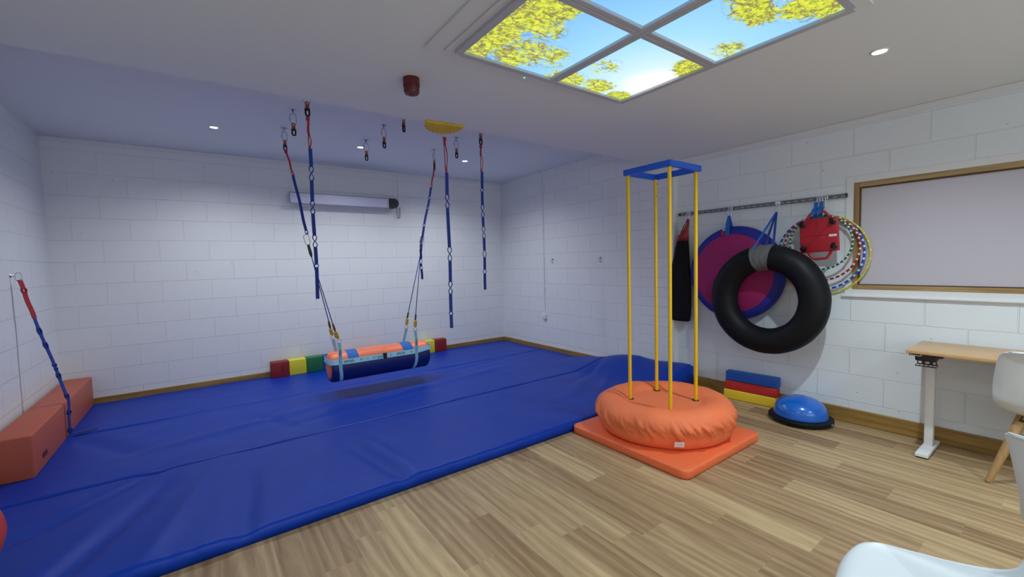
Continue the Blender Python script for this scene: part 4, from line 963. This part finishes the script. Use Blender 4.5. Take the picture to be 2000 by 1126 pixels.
def make_chair():
    t = thing('shell_chair', '', 'chair')
    secs = []
    for i in range(len(PROF)-1):
        p = [PROF[max(i-1, 0)], PROF[i], PROF[i+1], PROF[min(i+2, len(PROF)-1)]]
        for k in range(4): secs.append(cr(*p, k/4))
    secs.append(PROF[-1])
    bm = bmesh.new(); g = []; NV = 28
    for (u, z, w_, du, dz) in secs:
        row = []
        for j in range(NV+1):
            v = -1+2*j/NV; e = abs(v)**2.6; lat = math.sin(v*PI/2*0.92)/math.sin(PI/2*0.92)
            row.append(bm.verts.new(Vector((u+du*e, lat*w_, z+dz*e))*SC))
        g.append(row)
    for a, b in zip(g, g[1:]):
        for j in range(NV): bm.faces.new((a[j], a[j+1], b[j+1], b[j]))
    me_o = link('seat_shell', bm, 'shell', t, True)
    so = me_o.modifiers.new('thick', 'SOLIDIFY'); so.thickness = 0.011; so.offset = 0
    sb = me_o.modifiers.new('soft', 'SUBSURF'); sb.levels = 1; sb.render_levels = 1
    rim = [r[0].co.copy() for r in []]
    tops = {}
    for sx in (1, -1):
        for sy in (1, -1):
            bm = bmesh.new(); foot = Vector((0.215*sx+0.005, 0.235*sy, 0.0)); top = Vector((0.11*sx, 0.125*sy, 0.385))
            foot *= SC; top *= SC; d = top-foot
            tube(bm, [foot, foot+d*0.02, foot+d*0.5, foot+d*0.97, top], [0.0145, 0.0165, 0.022, 0.0275, 0.022], 16); lg = link('leg', bm, 'leg_wood', t, True)
            tops[(sx, sy)] = (foot, top)
    bm = bmesh.new()
    for (a, b) in (((1, 1), (-1, 1)), ((-1, 1), (-1, -1)), ((-1, -1), (1, -1)), ((1, -1), (1, 1))):
        fa, ta = tops[a]; fb, tb = tops[b]
        tube(bm, [ta, fb+(tb-fb)*0.45], 0.0032, 6); tube(bm, [tb, fa+(ta-fa)*0.45], 0.0032, 6)
    link('wire_brace', bm, 'black', t)
    bm = bmesh.new()
    for sx in (1, -1): tube(bm, [Vector((0.11*sx, -0.13, 0.392))*SC, Vector((0.11*sx, 0.13, 0.392))*SC], 0.006, 8)
    for sy in (1, -1): tube(bm, [Vector((-0.11, 0.10*sy, 0.392))*SC, Vector((0.11, 0.10*sy, 0.392))*SC], 0.006, 8)
    for sx in (1, -1):
        for sy in (1, -1): tube(bm, [Vector((0.11*sx, 0.10*sy, 0.392))*SC, Vector((0.11*sx, 0.10*sy, 0.425))*SC], 0.009, 8)
    link('seat_frame', bm, 'black', t)
    return t
ch = make_chair(); ch.location = (4.19, 0.12, 0); ch.rotation_euler = (0, 0, 0.0)
ch['label'] = 'white shell chair with beech legs pushed up to the desk'; ch['category'] = 'chair'; ch['group'] = 'white shell chairs'
c3 = copy_tree(ch, (2.30, -0.16, 0), math.radians(-36))
c3['label'] = 'white shell chair at the right edge between the other two, only its back showing'; c3['category'] = 'chair'
c2 = copy_tree(ch, (1.66, 0.20, 0), math.radians(100))
c2['label'] = 'white shell chair close to the camera in the lower right corner, cut by the frame'; c2['category'] = 'chair'

# ------------------------------------------------------------------ wall fittings
t = thing('wall_lamp', 'long pale lavender light unit with a black end mounted high on the back wall', 'wall light', (1.65, YB, 2.40))
bm = bmesh.new(); box(bm, -0.66, 0.655, -0.145, -0.055, -0.070, 0.066, 0.004, 2); autosmooth(link('housing', bm, 'lav_panel', t))
bm = bmesh.new()
for b in ((-0.664, 0.655, 0.064, 0.068), (-0.664, 0.655, -0.072, -0.069)): box(bm, b[0], b[1], -0.147, -0.143, b[2], b[3])
box(bm, -0.664, -0.659, -0.147, -0.143, -0.072, 0.068); link('dark_edge', bm, 'slot', t)
bm = bmesh.new(); out = [(0.655, -0.068), (0.655, 0.072)]+[(0.745+0.065*math.cos(a), 0.002+0.070*math.sin(a)) for a in [PI/2-PI*i/14 for i in range(15)]]
lo = [bm.verts.new((x, -0.150, z)) for x, z in out]; hi = [bm.verts.new((x, -0.05, z)) for x, z in out]; bm.faces.new(lo); bm.faces.new(hi[::-1])
for i in range(len(out)): bm.faces.new((lo[i], lo[(i+1) % len(out)], hi[(i+1) % len(out)], hi[i]))
link('end_cap', bm, 'black', t)['label'] = 'black rounded end'
bm = bmesh.new(); box(bm, 0.640, 0.658, -0.151, -0.045, -0.078, 0.070, 0.002, 1); link('collar', bm, 'chrome', t)
for xb in (0.62, -0.60):
    bm = bmesh.new(); box(bm, xb-0.03, xb+0.08, -0.10, -0.0005, 0.068, 0.078, 0.002, 1); box(bm, xb-0.03, xb+0.08, -0.006, -0.0005, 0.0, 0.078, 0.001, 1); box(bm, xb, xb+0.05, -0.06, -0.004, -0.01, 0.03); link('wall_bracket', bm, 'rail', t)
bm = bmesh.new(); cp_ = [(0.79, -0.10, -0.045), (0.80, -0.08, -0.10), (0.815, -0.05, -0.165), (0.835, -0.03, -0.197), (0.86, -0.022, -0.197), (0.872, -0.022, -0.15), (0.872, -0.022, -0.06), (0.88, -0.022, -0.025), (0.905, -0.02, -0.02)]
def catmull(P, n=6):
    P = [Vector(p) for p in P]; out = []
    for i in range(len(P)-1):
        q = [P[max(i-1, 0)], P[i], P[i+1], P[min(i+2, len(P)-1)]]
        for k in range(n): out.append(Vector(cr(*[tuple(v) for v in q], k/n)))
    return out+[P[-1]]
tube(bm, catmull(cp_), 0.004, 8); link('power_cable', bm, 'slot', t, True)
def mains_box(name, label, loc, axis, trunk_len, cat='socket'):
    t = thing(name, label, cat, loc)
    bm = bmesh.new()
    if axis == 'y': box(bm, -0.045, 0.045, -0.036, -0.0005, -0.045, 0.045, 0.006, 2)
    else: box(bm, -0.036, -0.0005, -0.042, 0.042, -0.042, 0.042, 0.006, 2)
    autosmooth(link('box', bm, 'white_plastic', t))
    bm = bmesh.new(); r = 0.007
    if axis == 'y': box(bm, -0.012, 0.012, -0.040, -0.035, -0.015, 0.015, 0.003, 1)
    else: box(bm, -0.040, -0.035, -0.012, 0.012, -0.015, 0.015, 0.003, 1)
    link('rocker', bm, 'white_trim', t)
    bm = bmesh.new()
    if axis == 'y': box(bm, -0.004, 0.006, -0.010, -0.0005, 0.045, trunk_len, 0.002, 1)
    else: box(bm, -0.015, -0.0005, -0.009, 0.009, 0.042, trunk_len, 0.003, 2)
    link('conduit', bm, 'white_trim', t)
    k = 0.45
    while k < trunk_len-0.1:
        bm = bmesh.new()
        if axis == 'y': box(bm, -0.009, 0.011, -0.012, -0.0005, k, k+0.012)
        else: box(bm, -0.018, -0.0005, -0.016, 0.016, k, k+0.014)
        k += 0.47
        link('conduit_clip', bm, 'white_plastic', t)
mains_box('fused_spur', 'white switched outlet box on the back wall beside the lavender light unit', (2.507, YB, 2.405), 'y', HF-2.405-0.046)
mains_box('wall_socket', 'white socket box low on the far right wall below a vertical conduit', (XA, 5.20, 0.60), 'x', HF-0.602)
for (y, lab) in ((4.995, 'bare cable end with bracket on the far right wall, the one nearer the conduit'), (4.012, 'bare cable end with bracket on the far right wall, the one nearer the yellow poles')):
    t = thing('cable_stub', lab, 'cable end', (XA, y, 1.49), 0, 'bare cable ends on the far right wall')
    bm = bmesh.new(); box(bm, -0.006, -0.0005, -0.018, 0.012, 0.0, 0.028, 0.001, 1); link('bracket', bm, 'rail', t)
    bm = bmesh.new(); tube(bm, catmull([(-0.004, 0.01, 0.02), (-0.014, 0.022, 0.0), (-0.016, 0.018, -0.03), (-0.010, 0.0, -0.035), (-0.008, -0.012, -0.02), (-0.010, -0.014, -0.05)]), 0.0018, 6); link('wire', bm, 'slot', t, True)

# red alarm sounder
t = thing('alarm_sounder', 'dark red round fire alarm sounder on the lowered ceiling', 'alarm', (1.09, 2.475, HN))
bm = bmesh.new(); lathe(bm, [(0.0, -0.0005), (0.049, -0.0005), (0.049, -0.045), (0.046, -0.048), (0.046, -0.080), (0.040, -0.092), (0.020, -0.094), (0.012, -0.088), (0.008, -0.092), (0.0, -0.092)], 0, 0, 48); autosmooth(link('body', bm, 'alarm', t), 30)
bm = bmesh.new(); torus(bm, (0, 0, -0.048), 0.047, 0.0022, 'z', 48, 8); link('seam_ring', bm, mat('alarm_dark', (0.06, 0.005, 0.008), 0.5), t, True)

# downlights
def make_lamp():
    t = thing('downlight', '', 'downlight')
    bm = bmesh.new(); lathe(bm, [(0.034, -0.0005), (0.044, -0.0005), (0.044, -0.003), (0.036, -0.006), (0.034, -0.004)], 0, 0, 40, cap=False); link('trim_ring', bm, 'white_plastic', t, True)
    bm = bmesh.new(); lathe(bm, [(0.0, -0.0035), (0.033, -0.0035), (0.034, -0.001)], 0, 0, 32); link('lens', bm, 'lampglow', t, True)
    return t
lp = make_lamp()
LL = ['glowing round downlight in the far ceiling, leftmost of three', 'glowing round downlight in the far ceiling beside an empty hook, middle of three', 'glowing round downlight in the far ceiling between two hanging straps, rightmost of three']
for i, (x, y) in enumerate(LAMPS_FAR):
    o = lp if i == 0 else copy_tree(lp, (x, y, HF)); o.location = (x, y, HF); o['label'] = LL[i]; o['category'] = 'downlight'; o['group'] = 'ceiling downlights'
NL = ['glowing round downlight in the lowered ceiling, right of the sky picture panel', 'round downlight behind the camera, beside the sky panel', 'round downlight behind the camera on the window side', 'round downlight behind the camera on the left side']
for i, (x, y) in enumerate(LAMPS_NEAR):
    o = copy_tree(lp, (x, y, HN)); o['label'] = NL[i]; o['category'] = 'downlight'; o['group'] = 'ceiling downlights'

# ------------------------------------------------------------------ backlit sky panel
t = thing('sky_panel', 'backlit ceiling panel of four tiles printed with blue sky and leafy branches', 'ceiling panel', (1.80, 1.345, HN))
hx, hy = 0.655, 0.665
bm = bmesh.new(); zb, zt_ = -0.022, -0.0005; fw = 0.026
box(bm, -hx-0.05, hx+0.05, -hy-0.05, hy+0.05, -0.010, zt_, 0.002, 1)
link('backing_tray', bm, 'white_trim', t)
bm = bmesh.new()
for b in ((-hx-0.012, -hx+fw, -hy, hy), (hx-fw, hx+0.012, -hy, hy), (-hx+fw, hx-fw, -hy-0.012, -hy+fw), (-hx+fw, hx-fw, hy-fw, hy+0.012)): box(bm, b[0], b[1], b[2], b[3], -0.030, -0.008, 0.003, 1)
box(bm, -0.031, -0.001, -hy+fw, hy-fw, -0.030, -0.008, 0.003, 1); box(bm, 0.001, 0.031, -hy+fw, hy-fw, -0.030, -0.008, 0.003, 1)
for s in (-1, 1):
    a, b = (-hx+fw, -0.031) if s < 0 else (0.031, hx-fw)
    box(bm, a, b, -0.031, -0.001, -0.030, -0.008, 0.003, 1); box(bm, a, b, 0.001, 0.031, -0.030, -0.008, 0.003, 1)
link('grid_frame', bm, 'frame_grey', t)
for sx in (-1, 1):
    for sy in (-1, 1):
        bm = bmesh.new(); xa, xb = sorted((sx*0.029, sx*(hx-fw+0.002))); ya, yb = sorted((sy*0.029, sy*(hy-fw+0.002)))
        quadface(bm, [(xa, ya, -0.014), (xa, yb, -0.014), (xb, yb, -0.014), (xb, ya, -0.014)])
        box(bm, xa, xb, ya, yb, -0.0138, -0.0102)
        link('sky_tile', bm, 'sky', t)
bm = bmesh.new(); box(bm, 0, 0.072, -1.75, 0, -0.018, -0.0005, 0.003, 1)
tag(link('cable_trunking', bm, 'white_trim', None, False, (0.990, 2.056, HN)), 'flat white cable trunking running along the left side of the sky panel', 'trunking')
bm = bmesh.new(); lathe(bm, [(0.0, -0.002), (0.008, -0.002), (0.009, -0.0005)], 0, 0, 20)
ind = thing('indicator_light', 'tiny green indicator light on the lowered ceiling beside the sky panel', 'indicator light', (1.658, 2.095, HN))
link('bezel', bm, 'white_plastic', ind); bm = bmesh.new(); lathe(bm, [(0.0, -0.006), (0.004, -0.005), (0.0055, -0.002)], 0, 0, 16); link('led', bm, 'led', ind, True)
